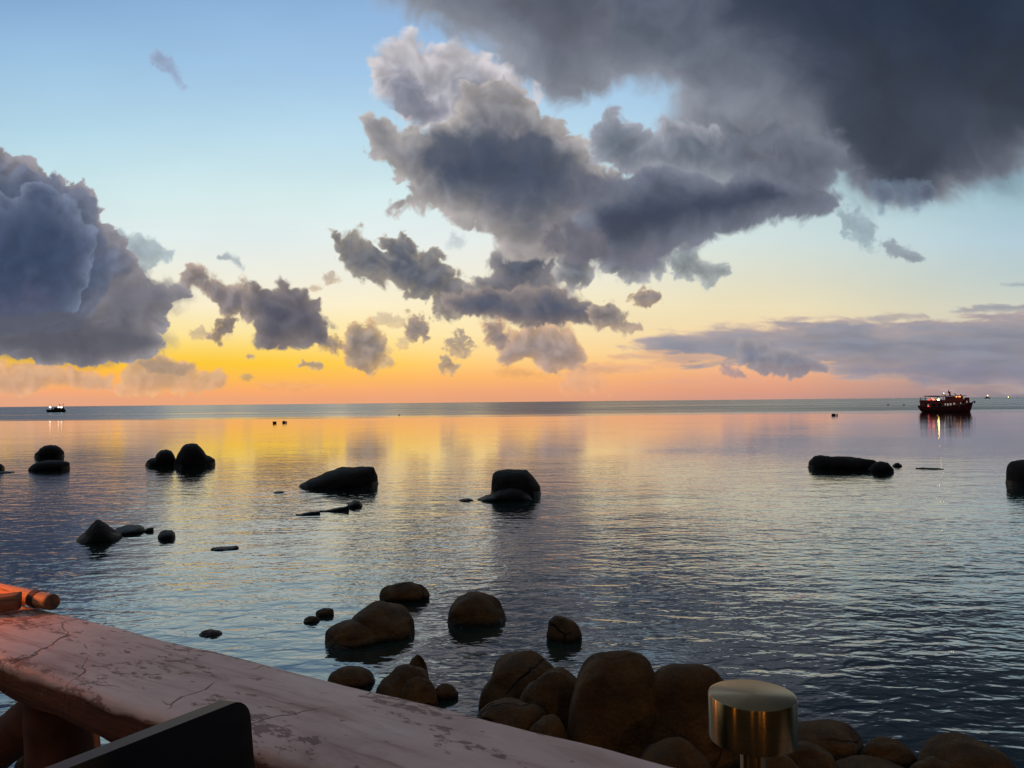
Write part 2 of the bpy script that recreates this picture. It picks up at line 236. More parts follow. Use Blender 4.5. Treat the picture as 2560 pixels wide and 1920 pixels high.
def sky_field(x0, x1, y0, y1, step):
    xs = np.arange(x0, x1, step, dtype=np.float32); ys = np.arange(y0, y1, step, dtype=np.float32)
    X, Y = np.meshgrid(xs, ys)
    img = clear_sky(X, Y)
    # faint high veil so the clear part is not a perfect ramp
    v = fbm(X / 420, Y / 150, 5, 91.0)
    img *= (1 + 0.035 * np.clip(v, -1, 1))[..., None]
    for poly, k in CLOUDS:
        P = np.asarray(poly, np.float32)
        m = k['amp'] * 1.6 + k['bil'] * 1.2 + k['soft'] + 6
        i0, i1 = np.searchsorted(xs, P[:, 0].min() - m), np.searchsorted(xs, P[:, 0].max() + m)
        j0, j1 = np.searchsorted(ys, P[:, 1].min() - m), np.searchsorted(ys, P[:, 1].max() + m)
        if i1 - i0 < 2 or j1 - j0 < 2: continue
        x, y = X[j0:j1, i0:i1], Y[j0:j1, i0:i1]
        an = k.get('aniso', 1.0); sc = k['scale']; sd = float(k['seed']) * 1.37
        nx, ny = x / sc, y / (sc * an)
        wx = fbm(nx * .7, ny * .7, 3, sd + 3); wy = fbm(nx * .7, ny * .7, 3, sd + 5)
        wq = 0.32 if k.get('warp') else 0.25
        nx, ny = nx + wq * wx, ny + wq * wy
        d = sdf(poly, x + wx * sc * .12, y + wy * sc * an * .12)
        n = fbm(nx, ny, 6, sd, .55); b = billow(nx * .9, ny * .9, 4, sd + 2, .45)
        ns = fbm(nx, ny, 2, sd, .5); bs = billow(nx * .9, ny * .9, 2, sd + 2, .4)
        sv = np.exp(.6 * fbm(nx * .45, ny * .45, 2, sd + 7))            # some edges crisp, some melting away
        grow = k.get('grow', .25) * (k['amp'] + k['bil'])
        dens = d + grow + k['amp'] * n + k['bil'] * b
        a = sstep(-k['soft'] * 1.15, k['soft'] * 1.15, dens / sv) * k['op']
        thick = 1 - np.exp(-np.maximum(dens + k['soft'] * .6, 0) / (k['L'] * sv))
        # relief: how the billows face the glow low in the west and the light overhead
        q = max(1, int(round(sc * .12 / step))); q2 = max(1, int(round(sc * .35 / step)))
        def sh(A, dx, dy):
            A = np.pad(A, ((dy, 0), (dx, 0)), 'edge'); return A[:A.shape[0] - dy, :A.shape[1] - dx]
        T = np.minimum(dens, k['L'] * 1.6) * .3 + k['bil'] * bs + k['amp'] * .6 * ns
        T2 = k['bil'] * b + k['amp'] * n
        w = k['bil'] + k['amp'] + 4
        rel = np.tanh((T - sh(T, q2, q2)) / w * 1.5) * .75 + np.tanh((T2 - sh(T2, q, q)) / w * 1.4) * .22
        hgt = np.clip((y - P[:, 1].min()) / max(np.ptp(P[:, 1]), 1), 0, 1)
        core = lin(k['core']); edge = lin(k['edge']); low = lin(k['low'])
        wl = (sstep(.55, 1.0, hgt + .18 * n) )[..., None]
        body = core * (1 - wl) + low * wl
        t = np.clip(thick + .10 * n, 0, 1)[..., None]
        c = edge * (1 - t) + body * t
        c = c * (1 + k['rel'] * rel * 1.9)[..., None] + (edge - body) * (np.clip(rel, 0, 1) * k['rel'] * .9)[..., None]
        c = np.maximum(c, 0)
        img[j0:j1, i0:i1] += a[..., None] * (c - img[j0:j1, i0:i1])
    return img

def make_image(name, x0, x1, y0, y1, step):
    a = sky_field(x0, x1, y0, y1, step)
    h, w = a.shape[:2]
    im = bpy.data.images.new(name, w, h, alpha=False, float_buffer=True)
    buf = np.ones((h, w, 4), np.float32); buf[..., :3] = a[::-1]
    im.pixels.foreach_set(buf.ravel()); im.update(); im.pack()
    return im, (x0, x0 + w * step, y0, y0 + h * step)

world = bpy.data.worlds.new('World'); scene.world = world; world.use_nodes = True
nt = world.node_tree; nt.nodes.clear()
def N(tree, t, **k):
    n = tree.nodes.new(t)
    for a, v in k.items(): setattr(n, a, v)
    return n
def math_(tree, op, a, b=None, c=None, clamp=False):
    n = N(tree, 'ShaderNodeMath', operation=op, use_clamp=clamp)
    for i, v in enumerate((a, b, c)):
        if v is None: continue
        if isinstance(v, (int, float)): n.inputs[i].default_value = v
        else: tree.links.new(v, n.inputs[i])
    return n.outputs[0]
tc = N(nt, 'ShaderNodeTexCoord')
def dot(v):
    n = N(nt, 'ShaderNodeVectorMath', operation='DOT_PRODUCT'); nt.links.new(tc.outputs['Generated'], n.inputs[0])
    n.inputs[1].default_value = v; return n.outputs['Value']
dr, du, df = dot(CR), dot(CU), dot(CF)
dfp = math_(nt, 'MAXIMUM', df, 0.05)
SX = math_(nt, 'MULTIPLY_ADD', math_(nt, 'DIVIDE', dr, dfp), FS, 1106.0)
SY = math_(nt, 'MULTIPLY_ADD', math_(nt, 'DIVIDE', du, dfp), -FS, 829.5)
def img_node(im, box):
    x0, x1, y0, y1 = box
    u = math_(nt, 'MULTIPLY_ADD', SX, 1 / (x1 - x0), -x0 / (x1 - x0))
    v = math_(nt, 'MULTIPLY_ADD', SY, -1 / (y1 - y0), 1 + y0 / (y1 - y0))
    c = N(nt, 'ShaderNodeCombineXYZ'); nt.links.new(u, c.inputs[0]); nt.links.new(v, c.inputs[1])
    t = N(nt, 'ShaderNodeTexImage', extension='EXTEND', interpolation='Linear')
    im.colorspace_settings.name = 'Linear Rec.709'
    t.image = im; nt.links.new(c.outputs[0], t.inputs['Vector'])
    # inside mask
    def ramp(a, lo, hi, w):
        r = math_(nt, 'MULTIPLY', math_(nt, 'SUBTRACT', a, lo), 1 / w, clamp=True)
        s = math_(nt, 'MULTIPLY', math_(nt, 'SUBTRACT', hi, a), 1 / w, clamp=True)
        return math_(nt, 'MULTIPLY', r, s)
    m = math_(nt, 'MULTIPLY', ramp(SX, x0 + 2, x1 - 4, 60), ramp(SY, y0 + 2, y1 + 60, 60))
    return t.outputs['Color'], m
near_c, near_m = img_node(*make_image('sky_front', -160, 2372, -130, 905, 1.5))
wide_c, _ = img_node(*make_image('sky_wide', -1700, 3900, -1600, 905, 8.0))
mx = N(nt, 'ShaderNodeMix', data_type='RGBA'); nt.links.new(near_m, mx.inputs[0]); nt.links.new(wide_c, mx.inputs[6]); nt.links.new(near_c, mx.inputs[7])
# the landward half of the sky: physical-model dusk plus an even grey added as fill for the rail, sun just under the horizon ahead
nish = N(nt, 'ShaderNodeTexSky', sky_type='NISHITA', sun_disc=False)
nish.sun_elevation = math.radians(-1.0); nish.sun_rotation = math.radians(-22); nish.altitude = 5
sc_ = N(nt, 'ShaderNodeVectorMath', operation='SCALE'); nt.links.new(nish.outputs[0], sc_.inputs[0]); sc_.inputs['Scale'].default_value = 0.11
ad = N(nt, 'ShaderNodeVectorMath', operation='ADD'); nt.links.new(sc_.outputs[0], ad.inputs[0]); ad.inputs[1].default_value = (0.30, 0.29, 0.31)
# lower part of that half darkened: an added dark backdrop for the brass reflection
sepd = N(nt, 'ShaderNodeSeparateXYZ'); nt.links.new(tc.outputs['Generated'], sepd.inputs[0])
rear_fade = math_(nt, 'MULTIPLY_ADD', sepd.outputs[2], 1 / 0.25, -0.45 / 0.25, clamp=True)
dk = N(nt, 'ShaderNodeMix', data_type='RGBA'); nt.links.new(rear_fade, dk.inputs[0]); dk.inputs[6].default_value = (0.016, 0.013, 0.010, 1); nt.links.new(ad.outputs[0], dk.inputs[7])
back = math_(nt, 'MULTIPLY_ADD', df, -1 / 0.30, 1.0, clamp=True)
mb = N(nt, 'ShaderNodeMix', data_type='RGBA'); nt.links.new(back, mb.inputs[0]); nt.links.new(mx.outputs[2], mb.inputs[6]); nt.links.new(dk.outputs[2], mb.inputs[7])
bg = N(nt, 'ShaderNodeBackground'); bg.inputs['Strength'].default_value = 1.0; nt.links.new(mb.outputs[2], bg.inputs['Color'])
wo = N(nt, 'ShaderNodeOutputWorld'); nt.links.new(bg.outputs[0], wo.inputs['Surface'])
world.cycles.sampling_method = 'MANUAL'; world.cycles.sample_map_resolution = 1024

# ================================================================ the terrace's warm lamps (behind and beside the camera)
def lamp(name, loc, power, color, radius):
    l = bpy.data.lights.new(name, 'POINT'); l.energy = power; l.color = color; l.shadow_soft_size = radius
    o = bpy.data.objects.new(name, l); COL.objects.link(o); o.location = loc; return o
lamp('rail_lamp', (-1.64, 2.02, H - 0.34), 7.0, (1.0, 0.20, 0.015), 0.03)
for x, y, z, p_, r_ in ((-2.35, -0.54, .05, 5.0, .05), (0.93, -2.5, .10, 7.0, .05), (-0.62, -2.0, .25, 3.0, .10), (0.35, -3.6, .25, 5.0, .06)):
    lamp('terrace_lamp', (x, y, H + z), p_, (1.0, 0.40, 0.07), r_)
lamp('shore_lamp', (2.3, 0.3, 1.7), 165.0, (1.0, 0.52, 0.12), 0.08)

# ================================================================ helpers
def tag(o, label=None, cat=None, group=None, kind=None):
    if label: o['label'] = label
    if cat: o['category'] = cat
    if group: o['group'] = group
    if kind: o['kind'] = kind
    return o

def empty(name, loc, rz=0.0):
    o = bpy.data.objects.new(name, None); COL.objects.link(o); o.location = loc; o.rotation_euler = (0, 0, rz)
    o.empty_display_size = 0.1; return o

def mesh_obj(name, verts, faces, mat, parent=None, smooth=True, loc=None):
    me = bpy.data.meshes.new(name); me.from_pydata([tuple(v) for v in verts], [], [tuple(f) for f in faces]); me.update()
    if smooth: me.polygons.foreach_set('use_smooth', [True] * len(me.polygons))
    o = bpy.data.objects.new(name, me); COL.objects.link(o)
    for m in (mat if isinstance(mat, (list, tuple)) else [mat]): me.materials.append(m)
    if parent: o.parent = parent
    if loc is not None: o.location = loc
    return o

class MB:
    """collects simple shaped solids into one mesh"""
    def __init__(s): s.bm = bmesh.new()
    def box(s, c, size, rot=None, bev=0.0):
        r = bmesh.ops.create_cube(s.bm, size=1.0)
        M = Matrix.Translation(c) @ (rot.to_4x4() if rot else Matrix.Identity(4)) @ Matrix.Diagonal((*size, 1))
        bmesh.ops.transform(s.bm, matrix=M, verts=r['verts'])
        if bev:
            es = list({e for v in r['verts'] for e in v.link_edges})
            bmesh.ops.bevel(s.bm, geom=es, offset=bev, segments=3, affect='EDGES', profile=0.5)
        return s
    def tube(s, a, b, r0, r1=None, seg=12, cap=True):
        a, b = Vector(a), Vector(b); r1 = r0 if r1 is None else r1
        d = b - a; L = d.length
        r = bmesh.ops.create_cone(s.bm, cap_ends=cap, segments=seg, radius1=r0, radius2=r1, depth=L)
        M = Matrix.Translation((a + b) / 2) @ d.to_track_quat('Z', 'Y').to_matrix().to_4x4()
        bmesh.ops.transform(s.bm, matrix=M, verts=r['verts']); return s
    def ball(s, c, r, sub=2, sc=(1, 1, 1)):
        q = bmesh.ops.create_icosphere(s.bm, subdivisions=sub, radius=r)
        bmesh.ops.transform(s.bm, matrix=Matrix.Translation(c) @ Matrix.Diagonal((*sc, 1)), verts=q['verts']); return s
    def lathe(s, prof, seg=64, c=(0, 0, 0)):
        rings = []
        for r, z in prof:
            rings.append([s.bm.verts.new((c[0] + r * math.cos(2 * math.pi * i / seg), c[1] + r * math.sin(2 * math.pi * i / seg), c[2] + z)) for i in range(seg)])
        for A, B in zip(rings, rings[1:]):
            for i in range(seg): s.bm.faces.new((A[i], A[(i + 1) % seg], B[(i + 1) % seg], B[i]))
        s.bm.faces.new(rings[-1]); s.bm.faces.new(rings[0][::-1]); return s
    def prism(s, pts, y0, y1):
        """outline in x,z extruded along y"""
        A = [s.bm.verts.new((x, y0, z)) for x, z in pts]; B = [s.bm.verts.new((x, y1, z)) for x, z in pts]
        n = len(pts)
        for i in range(n): s.bm.faces.new((A[i], A[(i + 1) % n], B[(i + 1) % n], B[i]))
        s.bm.faces.new(A[::-1]); s.bm.faces.new(B); return s
    def build(s, name, mat, parent=None, smooth=False, loc=None):
        bmesh.ops.recalc_face_normals(s.bm, faces=s.bm.faces)
        me = bpy.data.meshes.new(name); s.bm.to_mesh(me); s.bm.free(); me.materials.append(mat)
        o = bpy.data.objects.new(name, me); COL.objects.link(o)
        if smooth:
            me.polygons.foreach_set('use_smooth', [True] * len(me.polygons))
            me.set_sharp_from_angle(angle=math.radians(35))
        if parent: o.parent = parent
        if loc is not None: o.location = loc
        return o

def new_mat(name):
    m = bpy.data.materials.new(name); m.use_nodes = True
    return m, m.node_tree, m.node_tree.nodes['Principled BSDF']

def noise(t, vec, scale, detail=4, rough=0.5, dist=0.0):
    n = N(t, 'ShaderNodeTexNoise'); n.inputs['Scale'].default_value = scale; n.inputs['Detail'].default_value = detail
    n.inputs['Roughness'].default_value = rough; n.inputs['Distortion'].default_value = dist
    if vec is not None: t.links.new(vec, n.inputs['Vector'])
    return n.outputs[0]

def ramp(t, fac, stops):
    r = N(t, 'ShaderNodeValToRGB'); e = r.color_ramp.elements
    while len(e) < len(stops): e.new(0.5)
    for q, (p, c) in zip(e, stops):
        q.position = p; q.color = (*c, 1) if len(c) == 3 else c
    t.links.new(fac, r.inputs[0]); return r.outputs[0]

def mixc(t, fac, a, b, mode='MIX'):
    m = N(t, 'ShaderNodeMix', data_type='RGBA', blend_type=mode)
    for i, v in ((0, fac), (6, a), (7, b)):
        if isinstance(v, (int, float)): m.inputs[i].default_value = v
        elif isinstance(v, tuple): m.inputs[i].default_value = (*v, 1)
        else: t.links.new(v, m.inputs[i])
    return m.outputs[2]

def mapped(t, scale=(1, 1, 1), rot=(0, 0, 0), out='Object'):
    c = N(t, 'ShaderNodeTexCoord'); m = N(t, 'ShaderNodeMapping')
    m.inputs['Scale'].default_value = scale; m.inputs['Rotation'].default_value = rot
    t.links.new(c.outputs[out], m.inputs['Vector']); return m.outputs[0]

def bump(t, height, strength, dist, bsdf, fw=None):
    b = N(t, 'ShaderNodeBump'); b.inputs['Strength'].default_value = strength; b.inputs['Distance'].default_value = dist
    if fw is not None and 'Filter Width' in b.inputs: b.inputs['Filter Width'].default_value = fw
    t.links.new(height, b.inputs['Height']); t.links.new(b.outputs[0], bsdf.inputs['Normal']); return b

def plain(name, col, rough=0.6, metal=0.0, var=0.25, scale=6.0):
    m, t, b = new_mat(name)
    v = noise(t, mapped(t), scale, 4)
    c = ramp(t, v, [(0.3, tuple(x * (1 - var) for x in col)), (0.7, tuple(min(1, x * (1 + var)) for x in col))])
    t.links.new(c, b.inputs['Base Color']); b.inputs['Roughness'].default_value = rough; b.inputs['Metallic'].default_value = metal
    return m

def glow(name, col, strength):
    m, t, b = new_mat(name); b.inputs['Base Color'].default_value = (*col, 1)
    b.inputs['Emission Color'].default_value = (*col, 1); b.inputs['Emission Strength'].default_value = strength
    return m

# ================================================================ water
m_water, t, b = new_mat('sea_water')
pos = N(t, 'ShaderNodeNewGeometry').outputs['Position']
sep = N(t, 'ShaderNodeSeparateXYZ'); t.links.new(pos, sep.inputs[0])
def wmap(scale, rz=0.0):
    m = N(t, 'ShaderNodeMapping'); m.inputs['Scale'].default_value = (*scale, 1); m.inputs['Rotation'].default_value = (0, 0, rz)
    t.links.new(pos, m.inputs['Vector']); return m.outputs[0]
# metres from the shore, with a wavering edge where the wind starts to ruffle the bay
wob = noise(t, wmap((0.006, 0.022)), 1.0, 5, 0.65)
shore = math_(t, 'ADD', sep.outputs[1], math_(t, 'MULTIPLY_ADD', wob, 110.0, -55.0))
wind = math_(t, 'MULTIPLY', math_(t, 'SUBTRACT', shore, 190.0), 1 / 75.0, clamp=True)
streak = ramp(t, noise(t, wmap((0.003, 0.05)), 1.0, 4, 0.6), [(0.36, (0.38, 0.38, 0.38)), (0.60, (1, 1, 1))])
patch = ramp(t, noise(t, wmap((0.035, 0.075), 0.25), 1.0, 3, 0.55), [(0.32, (0.35, 0.35, 0.35)), (0.68, (1, 1, 1))])
calm = N(t, 'ShaderNodeMapRange'); calm.inputs['From Min'].default_value = 14; calm.inputs['From Max'].default_value = 60
calm.inputs['To Min'].default_value = 1.3; calm.inputs['To Max'].default_value = 0.26; t.links.new(sep.outputs[1], calm.inputs['Value'])
rip1 = noise(t, wmap((1.8, 3.3), 0.24), 1.0, 2, 0.45, 0.5)
rip2 = noise(t, wmap((3.6, 6.0), -0.3), 1.0, 2, 0.5, 0.5)
rip3 = noise(t, wmap((0.40, 0.75), 0.12), 1.0, 2, 0.5, 0.3)
near_h = math_(t, 'ADD', math_(t, 'MULTIPLY', rip1, 0.027), math_(t, 'ADD', math_(t, 'MULTIPLY', rip2, 0.0078), math_(t, 'MULTIPLY', rip3, 0.058)))
near_h = math_(t, 'MULTIPLY', near_h, math_(t, 'MULTIPLY', calm.outputs[0], patch))
far_h = math_(t, 'MULTIPLY', noise(t, wmap((0.6, 1.0)), 1.0, 3, 0.55), math_(t, 'MULTIPLY', streak, math_(t, 'MULTIPLY', wind, 0.10)))
bump(t, math_(t, 'ADD', near_h, far_h), 1.0, 1.0, b, 0.03)
t.links.new(math_(t, 'MULTIPLY_ADD', math_(t, 'MULTIPLY', wind, streak), 0.36, 0.03), b.inputs['Roughness'])
t.links.new(b.inputs['Roughness'].links[0].from_socket, b.inputs['Coat Roughness']); t.links.new(b.inputs['Normal'].links[0].from_socket, b.inputs['Coat Normal'])
depth_c = ramp(t, noise(t, wmap((0.16, 0.2)), 1.0, 3), [(0.35, (0.005, 0.013, 0.013)), (0.7, (0.010, 0.030, 0.023))])
t.links.new(depth_c, b.inputs['Base Color'])
b.inputs['IOR'].default_value = 1.55
b.inputs['Coat Weight'].default_value = 0.55; b.inputs['Coat Roughness'].default_value = 0.03; b.inputs['Coat IOR'].default_value = 1.6
W = 42000.0
water = mesh_obj('water', [(-W, -60, 0), (W, -60, 0), (W, W, 0), (-W, W, 0)], [(0, 1, 2, 3)], m_water, smooth=False)
tag(water, kind='structure')

# ================================================================ rocks
def rock_mat(name, dark, mid, light, wet_z=0.10):
    m, t, b = new_mat(name)
    v = mapped(t); big = noise(t, v, 1.6, 5, 0.6, 0.4); fine = noise(t, v, 26, 4, 0.7)
    c = ramp(t, big, [(0.28, dark), (0.52, mid), (0.78, light)])
    c = mixc(t, 0.45, c, ramp(t, fine, [(0.3, (0.35, 0.35, 0.35)), (0.7, (1.35, 1.3, 1.2))]), 'MULTIPLY')
    # pale lichen freckles
    vor = N(t, 'ShaderNodeTexVoronoi'); vor.inputs['Scale'].default_value = 9; t.links.new(v, vor.inputs['Vector'])
    sp = math_(t, 'LESS_THAN', vor.outputs['Distance'], math_(t, 'MULTIPLY_ADD', noise(t, v, 2.2, 2), 0.26, -0.10))
    c = mixc(t, math_(t, 'MULTIPLY', sp, 0.35), c, tuple(min(1, x * 2.6) for x in light))
    # tide-wet foot
    g = N(t, 'ShaderNodeSeparateXYZ'); t.links.new(N(t, 'ShaderNodeNewGeometry').outputs['Position'], g.inputs[0])
    wet = math_(t, 'MULTIPLY', math_(t, 'SUBTRACT', math_(t, 'MULTIPLY_ADD', big, 0.14, wet_z), g.outputs[2]), 14.0, clamp=True)
    c = mixc(t, wet, c, tuple(x * 0.32 for x in dark))
    t.links.new(c, b.inputs['Base Color'])
    t.links.new(math_(t, 'MULTIPLY_ADD', wet, -0.25, 0.74), b.inputs['Roughness'])
    b.inputs['Specular IOR Level'].default_value = 0.25
    jv = N(t, 'ShaderNodeTexVoronoi', feature='DISTANCE_TO_EDGE'); jv.inputs['Scale'].default_value = 0.75
    jo = N(t, 'ShaderNodeVectorMath', operation='MULTIPLY_ADD'); jn = N(t, 'ShaderNodeTexNoise'); jn.inputs['Scale'].default_value = 1.3; jn.inputs['Detail'].default_value = 3
    t.links.new(v, jn.inputs['Vector']); t.links.new(jn.outputs[1], jo.inputs[0]); jo.inputs[1].default_value = (.7, .7, .7)
    oi = N(t, 'ShaderNodeObjectInfo'); ja = N(t, 'ShaderNodeVectorMath', operation='ADD'); t.links.new(v, ja.inputs[0]); t.links.new(oi.outputs['Location'], ja.inputs[1])
    t.links.new(ja.outputs[0], jo.inputs[2]); t.links.new(jo.outputs[0], jv.inputs['Vector'])
    joint = math_(t, 'SUBTRACT', 1.0, math_(t, 'MULTIPLY', jv.outputs['Distance'], 1 / 0.019, clamp=True))
    joint = math_(t, 'MULTIPLY', joint, math_(t, 'MULTIPLY', math_(t, 'SUBTRACT', noise(t, ja.outputs[0], 1.1, 2), 0.5), 10.0, clamp=True))
    c2 = mixc(t, math_(t, 'MULTIPLY', joint, 0.85), c, (0.006, 0.004, 0.002)); t.links.new(c2, b.inputs['Base Color'])
    h = math_(t, 'SUBTRACT', math_(t, 'ADD', math_(t, 'MULTIPLY', fine, 0.40), noise(t, v, 5, 6, 0.65)), math_(t, 'MULTIPLY', joint, 0.9))
    bump(t, h, 0.9, 0.07, b)
    return m
m_near = rock_mat('brown_granite', (0.026, 0.0125, 0.0035), (0.082, 0.041, 0.011), (0.17, 0.096, 0.028), 0.03)
m_far = rock_mat('backlit_granite', (0.006, 0.004, 0.003), (0.010, 0.0068, 0.0048), (0.017, 0.0118, 0.008), 0.16)  # far rocks: their backlit shade is put into a darker base colour
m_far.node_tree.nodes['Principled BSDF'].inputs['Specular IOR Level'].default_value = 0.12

def noise3(P, f, seed, octs=3):
    x, y, z = (P[:, i].astype(np.float32) * f + seed * 3.7 for i in range(3))
    return (fbm(x + .31 * z, y - .27 * z, octs, seed) + fbm(y + .29 * x, z - .33 * x, octs, seed + 1) + fbm(z + .3 * y, x - .3 * y, octs, seed + 2)) / 2.2

_b = bmesh.new(); bmesh.ops.create_icosphere(_b, subdivisions=6, radius=1.0); _b.verts.ensure_lookup_table()
ICO_V = np.array([v.co[:] for v in _b.verts]); ICO_F = [tuple(v.index for v in f.verts) for f in _b.faces]; _b.free()
_b = bmesh.new(); bmesh.ops.create_icosphere(_b, subdivisions=4, radius=1.0)
ICO_S = np.array([v.co[:] for v in _b.verts]); _b.free()

def lobe_shape(S, sq, seed, rough=1.0, lean=(0, 0)):
    Q = np.sign(S) * np.abs(S) ** sq
    Q = Q / (np.linalg.norm(Q, axis=1, keepdims=True) ** 0.55)
    n = noise3(S, .8, seed, 2) * .19 + noise3(S, 1.5, seed + 5, 2) * .07 * rough + noise3(S, 6.0, seed + 9, 3) * .012 * rough
    Q = Q * (1 + n)[:, None]
    Q[:, 0] += lean[0] * Q[:, 2]; Q[:, 1] += lean[1] * Q[:, 2]
    return Q

def fit_lobe(bbox, seed, kb=0.9, yaw=0.0, sq=0.92, base=0.0, sink=0.42, tilt=0.0, lean=(0, 0), rough=1.0):
    """an irregular boulder whose part above z = base fills bbox of the photo (x0, x1, ytop, ybottom)"""
    x0, x1, yt, yb = bbox
    c0 = on_z((x0 + x1) / 2, yb, base); d = math.hypot(c0.x, c0.y)
    a = (x1 - x0) / 2 * d / FPX; c = max(a * .5, (yb - yt) * d / FPX * .6)
    ctr = np.array([c0.x, c0.y + a * kb * .8])
    cy, sy = math.cos(yaw), math.sin(yaw); ct, st = math.cos(tilt), math.sin(tilt)
    Rz = np.array([[cy, -sy, 0], [sy, cy, 0], [0, 0, 1]]); Ry = np.array([[ct, 0, st], [0, 1, 0], [-st, 0, ct]])
    S = lobe_shape(ICO_S, sq, seed, rough, lean)
    def place(S_):
        return (S_ * np.array([a, a * kb, c])) @ Ry.T @ Rz.T + np.array([ctr[0], ctr[1], base + c * (1 - 2 * sink) * .5 + 0.0])
    for it in range(40):
        P = place(S); V = P[P[:, 2] >= base - 0.02 * c]
        px, py = proj(V)
        w, h = px.max() - px.min(), py.max() - py.min()
        a *= ((x1 - x0) / w) ** .7
        dd = math.hypot(*ctr)
        c *= np.clip(((yb - yt) / h), .7, 1.4) ** .5
        ctr[0] += ((x0 + x1) / 2 - (px.max() + px.min()) / 2) * dd / FPX * .7
        ctr[1] += np.clip((py.max() - yb) * dd * dd / (FPX * max(H - base, 1)) * .5, -1.0, 1.0)
    return place(lobe_shape(ICO_V, sq, seed, rough, lean))

def boulder(name, lobes, mat, label, group, **kw):
    V, F = [], []
    for i, lb in enumerate(lobes):
        k = dict(kw); k.update(lb[1] if len(lb) > 1 else {})
        P = fit_lobe(lb[0], k.pop('seed', 1) + i * 3.3, **k)
        o = len(V) and sum(len(v) for v in V); V.append(P); F += [tuple(x + o for x in f) for f in ICO_F]
    P = np.concatenate(V); c = np.array([P[:, 0].mean(), P[:, 1].mean(), 0.0])
    o = mesh_obj(name, P - c, F, mat, loc=tuple(c))
    return tag(o, label, 'boulder' if name == 'boulder' else 'rock', group)

def slab_rock(prof, yw, depth, mat, label, group, seed, p=0.62, q=0.75, name='rock', rough=1.0, extra=None, sm=1):
    """a rock known by its skyline: (X, Y) points of the photo from left to right, waterline row yw; depth = half-depth in metres"""
    V, F = [], []
    def one(prof, yw, depth, seed, push):
        mono = [prof[0]]
        for pt in prof[1:]:
            if pt[0] > mono[-1][0]: mono.append(pt)
        e_ = (mono[-1][0] - mono[0][0]) * .012
        prof = np.asarray([(mono[0][0] - e_, yw + 1.5)] + mono + [(mono[-1][0] + e_, yw + 1.5)], float); x0, x1 = prof[0, 0], prof[-1, 0]
        xm = (x0 + x1) / 2; front = on_z(xm, yw, 0); dist = front.length if False else math.hypot(front.x, front.y)
        ca = math.cos(math.atan2(front.x, front.y)); sc = dist * ca / FPX; scx = sc * ca
        az = math.atan2(front.x, front.y); f = np.array([math.sin(az), math.cos(az)]); r = np.array([math.cos(az), -math.sin(az)])
        ctr = np.array([front.x, front.y]) + f * depth * (.85 + push)
        k = (dist + depth) / dist
        n, mseg = 72, 40
        # resample the skyline by arc length so steep ends stay steep
        seg = np.hypot(np.diff(prof[:, 0]), np.diff(prof[:, 1])); s = np.concatenate([[0], np.cumsum(seg)])
        q_ = np.linspace(0, s[-1], n); X = np.interp(q_, s, prof[:, 0]); Y = np.interp(q_, s, prof[:, 1])
        for _ in range(sm):
            X[1:-1] = (X[:-2] + 2 * X[1:-1] + X[2:]) / 4; Y[1:-1] = (Y[:-2] + 2 * Y[1:-1] + Y[2:]) / 4
        xl = (X - xm) * scx * k; dip = depth * .85 * H / dist       # the far side of the water sits a little higher in the picture
        h = np.maximum((yw - Y) * sc * k - dip, 0.03)
        u = np.linspace(-1, 1, n); half = (x1 - x0) / 2
        bb = depth * np.maximum(1 - np.abs((X - xm) / half) ** 2.4, 0.02) ** .55
        ph = np.linspace(-0.55, math.pi + 0.55, mseg)
        cs, sn = np.cos(ph), np.sin(ph)
        P = np.zeros((n, mseg, 3))
        for i in range(n):
            yy = -np.sign(cs) * np.abs(cs) ** p * bb[i]
            zz = np.where(sn >= 0, np.abs(sn) ** q * h[i], sn * max(h[i], .3))
            P[i, :, 0] = xl[i]; P[i, :, 1] = yy; P[i, :, 2] = zz
        P = P.reshape(-1, 3); size = max(np.ptp(xl) * .5, .2)
        nn = noise3(P / size, 1.6, seed, 3) * .06 + noise3(P / size, 4.5, seed + 4, 4) * .035 * rough
        P[:, 1] += nn * size * 1.3; P[:, 2] += nn * size * .55 * (P[:, 2] > 0.02); P[:, 0] += noise3(P / size, 3.1, seed + 8, 2) * size * .02
        Wd = np.zeros_like(P); Wd[:, :2] = ctr + P[:, :1] * r + P[:, 1:2] * f; Wd[:, 2] = P[:, 2]
        o = sum(len(v) for v in V); V.append(Wd)
        for i in range(n - 1):
            for j in range(mseg - 1):
                F.append((o + i * mseg + j, o + (i + 1) * mseg + j, o + (i + 1) * mseg + j + 1, o + i * mseg + j + 1))
        F.append(tuple(o + j for j in range(mseg))); F.append(tuple(o + (n - 1) * mseg + j for j in range(mseg))[::-1])
    one(prof, yw, depth, seed, 0.0)
    for e in (extra or []): one(e[0], e[1], e[2], seed + 20, e[3] if len(e) > 3 else 0.0)
    P = np.concatenate(V); c = np.array([P[:, 0].mean(), P[:, 1].mean(), 0.0])
    o = mesh_obj(name, P - c, F, mat, loc=tuple(c))
    return tag(o, label, 'rock', group)

